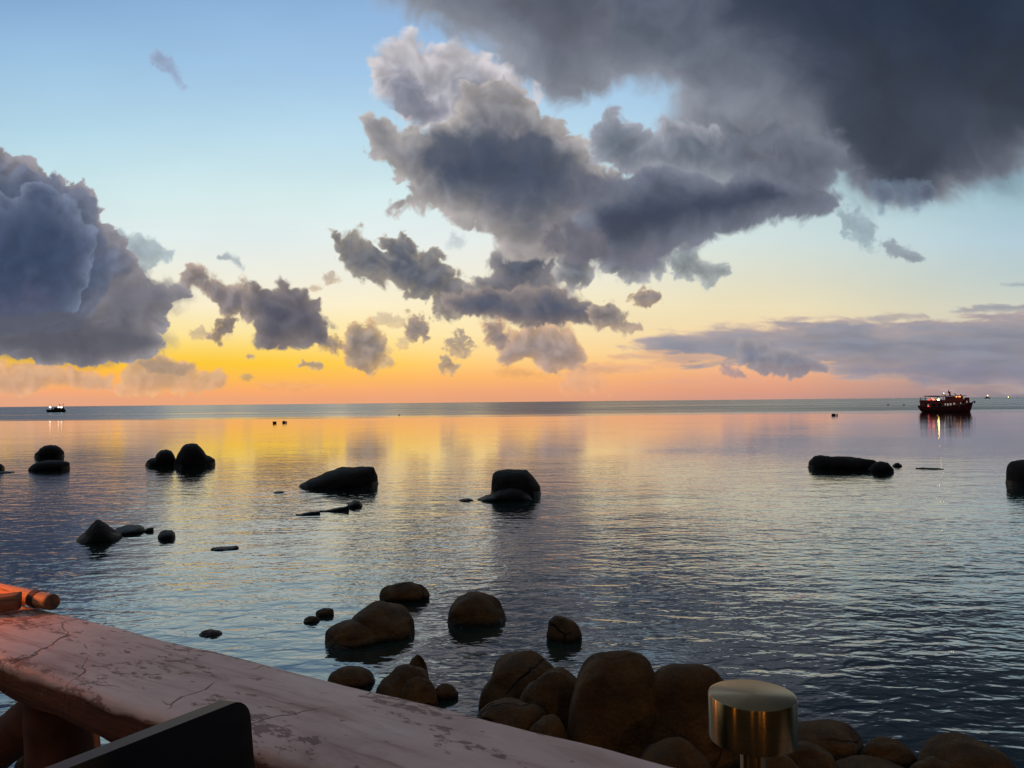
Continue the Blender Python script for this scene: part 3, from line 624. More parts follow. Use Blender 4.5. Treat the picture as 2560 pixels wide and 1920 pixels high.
GB = 'dark rocks standing out in the bay'
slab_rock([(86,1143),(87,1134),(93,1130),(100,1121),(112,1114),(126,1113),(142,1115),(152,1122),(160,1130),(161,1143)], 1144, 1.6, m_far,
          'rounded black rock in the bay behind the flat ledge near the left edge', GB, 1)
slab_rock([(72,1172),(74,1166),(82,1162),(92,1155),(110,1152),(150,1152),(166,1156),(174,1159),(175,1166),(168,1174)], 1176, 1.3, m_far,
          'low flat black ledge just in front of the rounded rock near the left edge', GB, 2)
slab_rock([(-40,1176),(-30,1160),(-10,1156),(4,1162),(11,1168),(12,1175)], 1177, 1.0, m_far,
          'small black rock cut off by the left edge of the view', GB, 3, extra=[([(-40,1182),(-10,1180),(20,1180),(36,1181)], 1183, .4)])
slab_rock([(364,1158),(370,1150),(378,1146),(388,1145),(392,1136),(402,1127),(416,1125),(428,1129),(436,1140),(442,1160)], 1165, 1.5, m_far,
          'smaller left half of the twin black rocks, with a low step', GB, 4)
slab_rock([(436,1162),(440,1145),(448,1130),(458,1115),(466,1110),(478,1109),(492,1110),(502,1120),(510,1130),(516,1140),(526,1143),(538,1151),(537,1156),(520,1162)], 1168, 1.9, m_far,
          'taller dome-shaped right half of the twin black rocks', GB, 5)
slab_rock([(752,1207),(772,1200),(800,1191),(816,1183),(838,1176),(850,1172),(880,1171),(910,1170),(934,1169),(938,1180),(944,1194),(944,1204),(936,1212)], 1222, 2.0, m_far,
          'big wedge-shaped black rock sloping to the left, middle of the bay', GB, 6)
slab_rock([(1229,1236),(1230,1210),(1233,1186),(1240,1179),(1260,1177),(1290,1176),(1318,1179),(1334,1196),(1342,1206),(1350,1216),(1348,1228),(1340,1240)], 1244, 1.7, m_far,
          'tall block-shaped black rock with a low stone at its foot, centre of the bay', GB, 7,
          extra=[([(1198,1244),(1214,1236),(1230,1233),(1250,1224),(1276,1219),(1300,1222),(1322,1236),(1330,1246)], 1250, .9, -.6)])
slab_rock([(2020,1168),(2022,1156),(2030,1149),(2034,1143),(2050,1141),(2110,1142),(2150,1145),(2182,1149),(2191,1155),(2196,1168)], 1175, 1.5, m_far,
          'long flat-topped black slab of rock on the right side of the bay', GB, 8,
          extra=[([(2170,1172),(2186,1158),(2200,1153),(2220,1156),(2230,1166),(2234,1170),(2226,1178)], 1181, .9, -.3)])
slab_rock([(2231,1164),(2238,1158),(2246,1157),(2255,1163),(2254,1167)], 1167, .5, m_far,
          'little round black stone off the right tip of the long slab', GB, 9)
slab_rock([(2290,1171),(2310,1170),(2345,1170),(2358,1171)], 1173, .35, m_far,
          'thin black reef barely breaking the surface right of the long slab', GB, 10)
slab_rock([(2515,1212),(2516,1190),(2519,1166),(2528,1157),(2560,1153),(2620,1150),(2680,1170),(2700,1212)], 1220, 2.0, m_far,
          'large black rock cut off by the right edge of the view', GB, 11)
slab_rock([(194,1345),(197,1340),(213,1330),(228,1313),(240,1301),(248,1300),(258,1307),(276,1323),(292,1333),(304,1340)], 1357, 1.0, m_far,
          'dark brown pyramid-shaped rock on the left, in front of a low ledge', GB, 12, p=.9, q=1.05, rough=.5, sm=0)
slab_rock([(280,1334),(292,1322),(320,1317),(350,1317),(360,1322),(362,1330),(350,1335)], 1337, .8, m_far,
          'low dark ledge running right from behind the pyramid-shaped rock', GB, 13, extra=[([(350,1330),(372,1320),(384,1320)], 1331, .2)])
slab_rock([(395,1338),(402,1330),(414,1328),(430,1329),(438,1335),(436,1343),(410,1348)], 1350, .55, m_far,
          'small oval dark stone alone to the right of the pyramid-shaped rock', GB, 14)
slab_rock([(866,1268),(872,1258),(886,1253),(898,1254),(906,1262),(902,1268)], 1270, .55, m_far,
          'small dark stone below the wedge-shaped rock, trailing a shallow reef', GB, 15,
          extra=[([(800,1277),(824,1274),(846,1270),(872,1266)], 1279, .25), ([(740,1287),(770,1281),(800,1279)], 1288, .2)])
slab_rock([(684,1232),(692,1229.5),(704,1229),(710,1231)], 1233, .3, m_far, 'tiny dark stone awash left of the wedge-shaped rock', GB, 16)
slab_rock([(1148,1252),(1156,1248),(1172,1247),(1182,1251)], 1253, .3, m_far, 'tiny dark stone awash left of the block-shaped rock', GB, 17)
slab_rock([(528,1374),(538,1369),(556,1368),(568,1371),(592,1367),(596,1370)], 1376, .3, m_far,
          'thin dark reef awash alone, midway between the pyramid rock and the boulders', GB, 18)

GN = 'brown boulders in the shallows below the railing'
boulder('boulder', [((948, 1074, 1454, 1506),)], m_near, 'smooth oval brown boulder farthest out, behind the big creased boulder', GN, seed=21, kb=.8, tilt=-.06)
boulder('boulder', [((868, 1037, 1502, 1608), dict(tilt=.12, kb=1.0)), ((812, 962, 1548, 1622), dict(kb=.9, yaw=.4, seed=27))], m_near,
        'big creased brown boulder with a lower snout on its left side', GN, seed=22)
boulder('boulder', [((1118, 1266, 1479, 1570),)], m_near, 'dome-shaped brown boulder standing alone right of the big creased boulder', GN, seed=23, kb=.95, sink=.5)
boulder('boulder', [((1366, 1455, 1539, 1606),)], m_near, 'egg-shaped dark boulder standing alone, rightmost of those out in the water', GN, seed=24, kb=.9, sq=.95, lean=(-.12, 0))
boulder('boulder', [((789, 835, 1520, 1542),)], m_near, 'small dark round stone left of the big creased boulder', GN, seed=25)
boulder('boulder', [((758, 800, 1540, 1558),)], m_near, 'flat wet stone just awash beside the small round stone', GN, seed=26, sink=.6)
boulder('boulder', [((498, 556, 1573, 1592),)], m_near, 'flat stone barely breaking the surface near the railing, ringed by ripples', GN, seed=27, sink=.7)
boulder('boulder', [((818, 938, 1664, 1722),)], m_near, 'low brown boulder half hidden by the railing, leftmost of the shore boulders', GN, seed=28, kb=.8)
boulder('boulder', [((938, 1080, 1660, 1770), dict(kb=.9)), ((1018, 1072, 1637, 1720), dict(seed=31)), ((1000, 1095, 1690, 1780), dict(seed=35))], m_near,
        'knobbly brown boulder with a small knob on top, behind the railing', GN, seed=29)
boulder('boulder', [((1082, 1146, 1708, 1750),)], m_near, 'little flat brown stone at the right foot of the knobbly boulder', GN, seed=30, sink=.4)
boulder('boulder', [((1198, 1410, 1626, 1780), dict(kb=.8, sq=.84, sink=.36))], m_near, 'tall rounded brown boulder at the back of the shore cluster', GN, seed=41)
boulder('boulder', [((1290, 1462, 1668, 1850), dict(kb=.75, sq=.84, sink=.34))], m_near, 'rounded brown boulder wedged in front and to the right of the tall back one', GN, seed=42)
boulder('boulder', [((1184, 1380, 1744, 1880), dict(kb=.9))], m_near, 'flat yellowish-brown boulder in front of the cluster, touching the railing', GN, seed=43, base=.12)
boulder('boulder', [((1316, 1424, 1786, 1900),)], m_near, 'small brown stone peeking over the railing beside the flat yellowish one', GN, seed=44, base=.15)
boulder('boulder', [((1416, 1668, 1626, 1930), dict(kb=.8, sq=.84))], m_near, 'massive upright brown boulder with a rounded shoulder, centre of the shore', GN, seed=45, sink=.34, lean=(.06, 0))
boulder('boulder', [((1584, 1872, 1660, 1945), dict(kb=.8, sq=.84))], m_near, 'massive broad brown boulder right of the upright one, behind the brass lamp', GN, seed=46, sink=.34, lean=(-.05, 0))
boulder('boulder', [((1596, 1792, 1842, 2020),)], m_near, 'smooth grey-brown boulder at the foot of the broad one, near the lamp stem', GN, seed=47, base=.15)
boulder('boulder', [((1950, 2160, 1798, 1905), dict(kb=.9))], m_near, 'rounded dark boulder just right of the brass lamp at the waterline', GN, seed=48)
boulder('boulder', [((1960, 2100, 1852, 1950),)], m_near, 'long sloping brown stone in front of the rounded dark boulder', GN, seed=49, base=.1)
boulder('boulder', [((1880, 2010, 1880, 1990),)], m_near, 'freckled yellow-brown boulder at the bottom beside the lamp stem', GN, seed=50, base=.2)
boulder('boulder', [((2146, 2292, 1842, 1920),)], m_near, 'low dark boulder midway between the lamp and the right corner', GN, seed=51, kb=.7)
boulder('boulder', [((2290, 2552, 1830, 1985), dict(kb=.95))], m_near, 'broad smooth brown boulder in the bottom right corner', GN, seed=52)
boulder('boulder', [((2268, 2388, 1890, 1960),)], m_near, 'small rounded stone in front of the broad corner boulder', GN, seed=53, base=.12)
boulder('boulder', [((2080, 2290, 1892, 1980),)], m_near, 'flat dark stone along the bottom below the low dark boulder', GN, seed=54, base=.12)
boulder('boulder', [((30, 160, 1858, 1980),)], m_near, 'reddish-brown boulder seen under the railing in the bottom left corner', GN, seed=55, base=.1)

# ================================================================ foreground railing (cast, painted log)
RZ = -0.55                                                          # top of the rail below the eye
A0 = Vector((0.276, 1.155, H + RZ)); ang = math.atan2(0.52, -0.854)  # runs away to the left
m_rail, t, b = new_mat('worn_pink_paint')
v = mapped(t); vs = mapped(t, (1.0, 3.2, 3.2))
tone = ramp(t, noise(t, mapped(t, (2.2, 6, 6)), 1.0, 6, 0.62, 0.5), [(0.28, (0.35, 0.225, 0.19)), (0.43, (0.53, 0.385, 0.345)), (0.66, (0.68, 0.53, 0.475))])
streaks = ramp(t, noise(t, mapped(t, (2.0, 26, 26)), 1.0, 5, 0.65, 0.4), [(0.52, (1, 1, 1)), (0.68, (0.62, 0.52, 0.50))])
edge_m = N(t, 'ShaderNodeSeparateXYZ'); t.links.new(v, edge_m.inputs[0])
# paint flaked off in patches, along the grain
flake = noise(t, mapped(t, (20, 46, 46)), 1.0, 6, 0.72, 0.15); zone = noise(t, mapped(t, (3.0, 7, 7)), 1.0, 3, 0.5, 0.4)
fl = math_(t, 'MULTIPLY', math_(t, 'SUBTRACT', math_(t, 'ADD', flake, math_(t, 'MULTIPLY', zone, 0.85)), 1.015), 22.0, clamp=True)
# hairline cracks
def cracks(scale, width, seed):
    vo = N(t, 'ShaderNodeTexVoronoi', feature='DISTANCE_TO_EDGE'); vo.inputs['Scale'].default_value = scale
    off = N(t, 'ShaderNodeVectorMath', operation='ADD'); n = N(t, 'ShaderNodeTexNoise'); n.inputs['Scale'].default_value = 9; n.inputs['Detail'].default_value = 5
    t.links.new(v, n.inputs['Vector'])
    s = N(t, 'ShaderNodeVectorMath', operation='SCALE'); t.links.new(n.outputs[1], s.inputs[0]); s.inputs['Scale'].default_value = 0.085
    t.links.new(s.outputs[0], off.inputs[0]); off.inputs[1].default_value = (seed, seed * .7, 0)
    o2 = N(t, 'ShaderNodeVectorMath', operation='ADD'); t.links.new(off.outputs[0], o2.inputs[0]); t.links.new(vs2, o2.inputs[1])
    t.links.new(o2.outputs[0], vo.inputs['Vector'])
    k = math_(t, 'SUBTRACT', 1.0, math_(t, 'MULTIPLY', vo.outputs['Distance'], 1 / width, clamp=True))
    gate = math_(t, 'MULTIPLY', math_(t, 'SUBTRACT', noise(t, v, 4.5, 2), 0.47), 14.0, clamp=True)
    return math_(t, 'MULTIPLY', k, gate)
vs2 = mapped(t, (1.0, 1.5, 0.0))
ck = cracks(2.3, 0.007, 0.37)
col = mixc(t, 1.0, tone, streaks, 'MULTIPLY')
col = mixc(t, math_(t, 'MULTIPLY', fl, 0.7), col, (0.12, 0.06, 0.058))
col = mixc(t, math_(t, 'MULTIPLY', ck, 0.9), col, (0.06, 0.025, 0.022))
# the flank is coloured a darker red-brown, with wood-like grain
gn = N(t, 'ShaderNodeSeparateXYZ'); 
flank_n = math_(t, 'ADD', edge_m.outputs[2], math_(t, 'MULTIPLY_ADD', noise(t, mapped(t, (5, 2, 2)), 1.0, 4, 0.6), 0.030, -0.015))
flank = math_(t, 'MULTIPLY', math_(t, 'SUBTRACT', -0.020, flank_n), 120.0, clamp=True)
grain = ramp(t, noise(t, mapped(t, (3.0, 30, 60)), 1.0, 6, 0.7, 0.8), [(0.34, (0.06, 0.022, 0.014)), (0.55, (0.17, 0.065, 0.035)), (0.72, (0.26, 0.12, 0.07))])
col = mixc(t, flank, col, grain)
t.links.new(col, b.inputs['Base Color']); b.inputs['Roughness'].default_value = 0.62; b.inputs['Specular IOR Level'].default_value = 0.25
hh = math_(t, 'SUBTRACT', math_(t, 'MULTIPLY', noise(t, mapped(t, (8, 20, 20)), 1.0, 6, 0.6), 0.5), math_(t, 'ADD', math_(t, 'MULTIPLY', ck, 0.8), math_(t, 'MULTIPLY', fl, 0.35)))
bump(t, hh, 0.6, 0.012, b)

balu = empty('balustrade', A0, ang)
tag(balu, 'cast log balustrade with a wide worn pink-painted top rail crossing the foreground', 'railing')
def rail_mesh(s0, s1, width, thick, ns, seed):
    # section round the log, starting on the top far edge; y = -w towards the viewer (local frame: x along, y to the far side)
    pts = []
    for i in range(72):
        a = 2 * math.pi * i / 72
        c_, s_ = math.cos(a), math.sin(a)
        y = (abs(c_) ** 0.42) * (1 if c_ > 0 else -1) * width / 2
        z = (abs(s_) ** (0.30 if s_ > 0 else .75)) * (1 if s_ > 0 else -1) * thick / 2
        pts.append((y, z))
    S = np.linspace(s0, s1, ns); V = np.zeros((ns, 72, 3))
    for j, (y, z) in enumerate(pts):
        V[:, j, 0] = S; V[:, j, 1] = y; V[:, j, 2] = z - thick / 2
    P = V.reshape(-1, 3)
    n1 = noise3(np.stack([P[:, 0] * 2.2, P[:, 1] * 4, P[:, 2] * 4], 1), 1.0, seed, 3); n2 = noise3(P, 9.0, seed + 4, 4)
    nw = noise3(np.stack([P[:, 0] * 3.0, np.sign(P[:, 1]) * 2, P[:, 2] * 0], 1), 1.0, seed + 8, 3)
    yf = P[:, 1] / (width / 2)
    P[:, 1] += yf ** 3 * nw * 0.012 + n2 * .002
    P[:, 2] += n1 * .005 + n2 * .0022 + (P[:, 2] < -thick * .6) * n1 * .02
    F = [(i * 72 + j, (i + 1) * 72 + j, (i + 1) * 72 + (j + 1) % 72, i * 72 + (j + 1) % 72) for i in range(ns - 1) for j in range(72)]
    F.append(tuple(range(72))[::-1]); F.append(tuple((ns - 1) * 72 + j for j in range(72)))
    return P, F
# local frame of the balustrade: x runs left and away, y points to the viewer's side (rotation by ang flips it)
P, F = rail_mesh(-1.2, 2.05, 0.292, 0.105, 440, 3)
P[:, 1] += 0.124
rail = mesh_obj('rail', P, F, m_rail, balu)
m_log = plain('red_stained_log', (0.11, 0.042, 0.026), 0.7, 0, 0.5, 14)
def log_mesh(a, b, r0, r1, seed, ns=60, seg=40, wob=.05):
    a, b = np.array(a, float), np.array(b, float); d = b - a; L = np.linalg.norm(d); d /= L
    u = np.cross(d, [0, 0, 1.0]); u = u / np.linalg.norm(u) if np.linalg.norm(u) > 1e-3 else np.array([1.0, 0, 0]); w = np.cross(d, u)
    V = []
    for i in range(ns):
        q = i / (ns - 1); r = r0 + (r1 - r0) * q
        for j in range(seg):
            th = 2 * math.pi * j / seg; V.append(a + d * L * q + (u * math.cos(th) + w * math.sin(th)) * r)
    V = np.array(V); n = noise3(V, 7.0, seed, 3)
    C = np.repeat(a[None] + d[None] * (np.linspace(0, L, ns)[:, None]), seg, 0)
    V = C + (V - C) * (1 + n * wob * 2)[:, None]
    F = [(i * seg + j, i * seg + (j + 1) % seg, (i + 1) * seg + (j + 1) % seg, (i + 1) * seg + j) for i in range(ns - 1) for j in range(seg)]
    F.append(tuple(range(seg))[::-1]); F.append(tuple((ns - 1) * seg + j for j in range(seg)))
    return V, F
mesh_obj('post', *log_mesh((1.49, .127, -.085), (1.47, .127, -.95), .075, .088, 5), m_log, balu)
mesh_obj('brace', *log_mesh((1.50, .127, -.13), (2.15, .127, -.55), .055, .060, 6), m_log, balu)
mesh_obj('brace', *log_mesh((0.95, .127, -.11), (1.44, .127, -.62), .062, .068, 7), m_log, balu)
mesh_obj('post', *log_mesh((-.55, .127, -.085), (-.55, .127, -.95), .075, .088, 8), m_log, balu)
# the next length of railing, turning away at the corner
_i = Matrix.Rotation(-ang, 3, 'Z'); _a = _i @ (at_dist(52, 1496, 2.30) - A0); _c = _i @ (at_dist(-330, 1412, 2.75) - A0)
mesh_obj('corner_rail', *log_mesh(_a, _c, .026, .045, 9, wob=.03), m_rail, balu)

m_bark, t, b = new_mat('weathered_wood')
g = ramp(t, noise(t, mapped(t, (4, 60, 60)), 1.0, 6, 0.7, 1.2), [(0.33, (0.05, 0.022, 0.012)), (0.6, (0.30, 0.15, 0.08)), (0.8, (0.42, 0.24, 0.14))])
t.links.new(g, b.inputs['Base Color']); b.inputs['Roughness'].default_value = 0.8
bump(t, noise(t, mapped(t, (6, 80, 80)), 1.0, 5, 0.7, 1.0), 0.9, 0.01, b)
m_pole, t, b = new_mat('peeled_wood')
t.links.new(ramp(t, noise(t, mapped(t, (5, 70, 70)), 1.0, 6, 0.7, 0.9), [(0.36, (0.16, 0.075, 0.035)), (0.5, (0.46, 0.27, 0.15)), (0.75, (0.58, 0.37, 0.22))]), b.inputs['Base Color'])
b.inputs['Roughness'].default_value = 0.6; bump(t, noise(t, mapped(t, (8, 90, 90)), 1.0, 5, 0.7, 0.8), 0.8, 0.008, b)
m_endg = plain('end_grain', (0.14, 0.075, 0.045), 0.85, 0, 0.5, 60)
m_band = plain('dark_binding', (0.05, 0.025, 0.018), 0.7, 0, 0.3, 30)
pole = empty('wooden_pole', (-1.242, 2.080, H - .55 + .024), ang)
tag(pole, 'peeled round wooden pole lying on the far left end of the rail, lit orange', 'pole')
mesh_obj('shaft', *log_mesh((0, 0, 0), (.75, 0.02, 0.0), .0215, .024, 12, wob=.02), m_pole, pole)
mb = MB(); mb.lathe([(0.0205, 0.0), (0.0208, 0.0025), (0.012, 0.0032)], 32); o = mb.build('cut_end', m_endg, pole, True)
o.rotation_euler = (0, math.radians(-90), 0); o.location = (0.0, 0, 0)
mb = MB(); mb.tube((0.058, 0.0015, 0), (0.085, 0.002, 0), 0.0238, 0.0240, 32); mb.build('binding', m_band, pole, True)
plank = empty('split_plank', (-1.325, 2.075, H - .55 + .004), math.radians(200))
tag(plank, 'rough split plank with dark bark on its side, lying on the rail against the pole', 'plank')
V, F = log_mesh((0, 0, .026), (.55, .03, .03), .030, .034, 14, wob=.06)
V[:, 2] = np.clip(V[:, 2], 0.004 + .004 * noise3(V, 14, 4, 2), .046 + .004 * noise3(V, 12, 2, 3)); mesh_obj('slab', V, F, m_bark, plank)

# ================================================================ chair at the rail
m_chair, t, b = new_mat('black_lacquer')
sc = noise(t, mapped(t, (3, 3, 30)), 1.0, 5, 0.6)
t.links.new(ramp(t, sc, [(0.3, (0.006, 0.007, 0.010)), (0.7, (0.013, 0.015, 0.021))]), b.inputs['Base Color'])
b.inputs['Roughness'].default_value = 0.5; b.inputs['Specular IOR Level'].default_value = 0.22
bump(t, noise(t, mapped(t, (6, 6, 60)), 1.0, 4), 0.12, 0.004, b)
ZC = H - 0.45
pa = on_z(109, 1920, ZC); pb = on_z(585, 1737, ZC)
dv = (pb - pa).normalized(); cang = math.atan2(dv.y, dv.x)
chair = empty('chair', (pb.x, pb.y, H - 1.34), cang)
tag(chair, 'dark wooden chair whose square backrest rises in front of the railing', 'chair')
# local: x along the back (0 = far corner, negative = near), y = +left of dv; seat lies on the -y side
def slab_round(w, h, th, r):
    pts = []
    for (cx, cz, a0) in ((-r, h - r, 0), (-w + r, h - r, 90)):
        for i in range(9):
            a = math.radians(a0 + i * 10 + (0 if True else 0)); pts.append((cx + r * math.cos(a), cz + r * math.sin(a)))
    pts += [(-w, 0), (0, 0)]
    return pts
lean = Matrix.Rotation(math.radians(-7), 4, 'X')
mb = MB(); mb.prism(slab_round(.46, .50, .03, .030), -.036, 0.0)
es = [e for e in mb.bm.edges if len(e.link_faces) == 2 and e.calc_face_angle(0) > .9]
bmesh.ops.bevel(mb.bm, geom=es, offset=.005, segments=3, affect='EDGES')
bmesh.ops.transform(mb.bm, matrix=Matrix.Translation((0, 0, .89)) @ lean @ Matrix.Translation((0, 0, -.50)), verts=mb.bm.verts)
mb.build('backrest', m_chair, chair, True)
mb = MB(); mb.box((-.23, -.30, .44), (.45, .44, .035), bev=.01); mb.build('seat', m_chair, chair, True)
for x in (-.03, -.43):
    for y in (-.10, -.50):
        mb = MB(); mb.tube((x, y, .42), (x, y, 0), .02, .015, 12); mb.build('leg', m_chair, chair, True)

# ================================================================ table and brass lamp
m_brass, t, b = new_mat('brushed_brass')
b.inputs['Metallic'].default_value = 1.0; b.inputs['Roughness'].default_value = 0.24; b.inputs['Anisotropic'].default_value = 0.9; b.inputs['Anisotropic Rotation'].default_value = 0.25
tg = N(t, 'ShaderNodeTangent', direction_type='RADIAL', axis='Z'); t.links.new(tg.outputs[0], b.inputs['Tangent'])
t.links.new(ramp(t, noise(t, mapped(t, (3, 3, 220)), 1.0, 3), [(0.3, (0.27, 0.195, 0.085)), (0.7, (0.34, 0.25, 0.12))]), b.inputs['Base Color'])
lc = at_dist(1880, 1735, 0.90)
table_z = lc.z - 0.30
lampo = empty('table_lamp', (lc.x, lc.y, table_z))
tag(lampo, 'brushed brass table lamp with a flat drum cap on a thin stem', 'lamp')
hz = 0.30
mb = MB(); mb.lathe([(.0470, hz - .0510), (.0490, hz - .0502), (.0495, hz - .048), (.0495, hz - .0022), (.0488, hz - .0006), (.0472, hz)], 128)
mb.build('cap', m_brass, lampo, True)
mb = MB(); mb.lathe([(.0145, .012), (.0145, hz - .049)], 64); mb.build('stem', m_brass, lampo, True)
mb = MB(); mb.lathe([(.055, 0), (.055, .008), (.052, .012), (.013, .0125)], 96); mb.build('base', m_brass, lampo, True)
m_table = plain('dark_table_wood', (0.05, 0.03, 0.02), 0.4, 0, 0.4, 12)
table = empty('table', (lc.x + .12, .55, H - 1.34))
tag(table, 'dark wooden table carrying the brass lamp', 'table')
th_ = table_z - (H - 1.34)
mb = MB(); mb.box((0, 0, th_ - .015), (.8, .8, .03), bev=.006); mb.build('tabletop', m_table, table, True)
for x in (-.34, .34):
    for y in (-.34, .34):
        mb = MB(); mb.box((x, y, (th_ - .03) / 2), (.05, .05, th_ - .03), bev=.004); mb.build('leg', m_table, table, True)
mb = MB(); mb.prism([(-4.5, 0), (4.5, 0), (4.5, -.15), (-4.5, -.15)], -4.0, 0.0)
deck = mb.build('terrace', plain('deck_boards', (0.10, 0.065, 0.045), 0.7, 0, 0.3, 8), None)
# the deck's seaward edge follows the railing
deck.location = (A0.x + 0.1, A0.y - .40, H - 1.34); deck.rotation_euler = (0, 0, ang + math.pi)
tag(deck, kind='structure')

# ================================================================ boats
m_hull = plain('maroon_hull_paint', (0.12, 0.018, 0.026), 0.5, 0, 0.35, 2)
m_house = plain('maroon_cabin_paint', (0.36, 0.075, 0.065), 0.55, 0, 0.3, 3)
m_dark = plain('black_fittings', (0.012, 0.012, 0.014), 0.6, 0, 0.3, 3)
m_tarp = plain('blue_awning_cloth', (0.018, 0.035, 0.085), 0.85, 0, 0.3, 2)
m_pale = glow('lit_window', (0.55, 0.50, 0.45), 0.42)
m_open = plain('dark_opening', (0.008, 0.005, 0.006), 0.7, 0, 0.3, 3)
m_warm = glow('warm_lamp', (1.0, 0.40, 0.10), 3.0)
m_white = glow('bright_deck_lamp', (1.0, 0.60, 0.14), 60.0)
m_red = glow('red_lamp', (1.0, 0.05, 0.05), 2.6)
m_orange = glow('orange_tube_light', (1.0, 0.16, 0.05), 4.0)
m_cool = glow('white_fishing_lamp', (1.0, 0.97, 0.86), 3.0)
m_yellow = glow('yellow_masthead_lamp', (1.0, 0.74, 0.22), 22.0)
m_grey = plain('grey_float', (0.02, 0.02, 0.022), 0.6)

def hull_mesh(stations, parent, mat, name='hull', ns=44):
    """stations: (x, half beam at deck, deck height, keel start x shift) – bow to +x"""
    st = np.array(stations, float); X = np.linspace(st[0, 0], st[-1, 0], ns)
    B = np.interp(X, st[:, 0], st[:, 1]); D = np.interp(X, st[:, 0], st[:, 2]); K = np.interp(X, st[:, 0], st[:, 3]); RK = np.interp(X, st[:, 0], st[:, 4])
    m = 15; V = []
    for i in range(ns):
        for j in range(m):
            a = -1 + 2 * j / (m - 1); s = abs(a)
            y = math.copysign(B[i] * (1 - (1 - s) ** 2.6), a); z = K[i] + (D[i] - K[i]) * s ** 1.5
            V.append((X[i] + RK[i] * (1 - s), y, z))
    F = [(i * m + j, (i + 1) * m + j, (i + 1) * m + j + 1, i * m + j + 1) for i in range(ns - 1) for j in range(m - 1)]
    for i in range(ns - 1): F.append((i * m + m - 1, (i + 1) * m + m - 1, (i + 1) * m, i * m))
    F.append(tuple(range(m))); F.append(tuple((ns - 1) * m + j for j in range(m))[::-1])
    return mesh_obj(name, V, F, mat, parent, smooth=False)

# the big wooden trip boat: x in metres along the boat, measured from the picture (stern left, bow right)
bp = on_z(2362, 1030, 0.0)
boat = empty('tour_boat', (bp.x, bp.y, 0), -math.atan2(bp.x, bp.y) - math.radians(2))
tag(boat, 'big maroon wooden trip boat with a blue awning, wheelhouse and deck lights', 'boat')
O = 11.6
def bx(cx): return cx / 100.0 - O
hull_mesh([(bx(500), 1.5, 1.75, .1, .9), (bx(640), 1.9, 1.55, -.5, .2), (bx(1000), 2.1, 1.35, -.7, 0), (bx(1400), 1.95, 1.6, -.7, -.1), (bx(1650), 1.25, 2.1, -.6, -.35), (bx(1835), .12, 2.55, -.3, -.9)], boat, m_hull)
mb = MB()
for s in (-1, 1):
    n = 30
    st = [(bx(500), 1.53, 1.75), (bx(640), 1.94, 1.55), (bx(1000), 2.14, 1.35), (bx(1400), 1.99, 1.6), (bx(1650), 1.29, 2.1), (bx(1835), .14, 2.55)]
    for (xa, ya, za), (xb, yb, zb) in zip(st, st[1:]): mb.tube((xa, s * ya, za), (xb, s * yb, zb), .07, .07, 8)
mb.build('rub_rail', m_dark, boat, True)
house = MB().prism([(bx(560), 1.3), (bx(1500), 1.3), (bx(1600), 2.2), (bx(1600), 2.92), (bx(560), 2.92)], -1.72, 1.72).build('cabin', m_house, boat)
def opening(cx, cz, w, h, mat, name='window', y=-1.72):
    f = MB(); f.box((bx(cx), y - .03, cz), (w + .1, .06, h + .1), bev=.01); fo = f.build(name, m_house, boat)
    q = MB(); q.box((bx(cx), y - .065, cz), (w, .012, h)); q.build('pane' if name == 'window' else 'leaf', mat, fo)
for cx, cy, w, h in ((1182, 670, .26, .6), (1241, 675, .40, .58), (1310, 668, .42, .55), (1395, 655, .42, .48)): opening(cx, (885 - cy) / 100, w, h, m_pale)
for cx, cy, w, h in ((905, 690, .9, .8), (1040, 690, .9, .8)): opening(cx, (885 - cy) / 100, w, h, m_open)
opening(735, 1.95, .7, 1.2, m_open, 'door')
MB().box((bx(765), -1.80, 1.95), (.26, .03, .55)).build('lit_doorway', m_pale, boat)
MB().box((bx(770), -1.80, 1.52), (.5, .03, .3)).build('tail_light', m_red, boat)
opening(1550, 2.45, .16, .5, m_pale); 
# upper deck: floor, rails, awning on posts
MB().box((bx(1090), 0, 2.97), (11.1, 3.7, .10), bev=.02).build('upper_deck', m_house, boat)
mb = MB()
for s in (-1, 1):
    mb.box((bx(870), s * 1.78, 3.17), (6.3, .06, .30))
mb.box((bx(560), 0, 3.17), (.06, 3.5, .30)); mb.build('bulwark', m_house, boat)
for cx in (575, 690, 830, 990, 1130):
    for s in (-1, 1): MB().tube((bx(cx), s * 1.7, 3.3), (bx(cx), s * 1.7, 4.25), .035, .035, 8).build('awning_post', m_dark, boat)
mb = MB(); mb.prism([(bx(640), 4.38), (bx(760), 4.28), (bx(960), 4.20), (bx(1190), 4.30), (bx(1190), 4.48), (bx(960), 4.58), (bx(800), 4.58), (bx(640), 4.48)], -1.8, 1.8)
mb.build('awning', m_tarp, boat)
mb = MB(); mb.box((bx(565), -1.0, 3.86), (.5, .12, .12), Matrix.Rotation(.35, 3, 'Y')); mb.tube((bx(590), -1, 3.2), (bx(575), -1, 4.0), .05, .04, 8); mb.build('davit', m_dark, boat)
MB().tube((bx(620), .6, 3.2), (bx(625), .6, 4.1), .06, .05, 8).build('flag_staff', m_dark, boat)
MB().box((bx(690), -.6, 3.9), (.24, .24, .4), bev=.03).build('loudspeaker', m_dark, boat)
MB().tube((bx(690), 0, 4.5), (bx(690), 0, 5.05), .03, .02, 6).build('stern_staff', m_dark, boat)
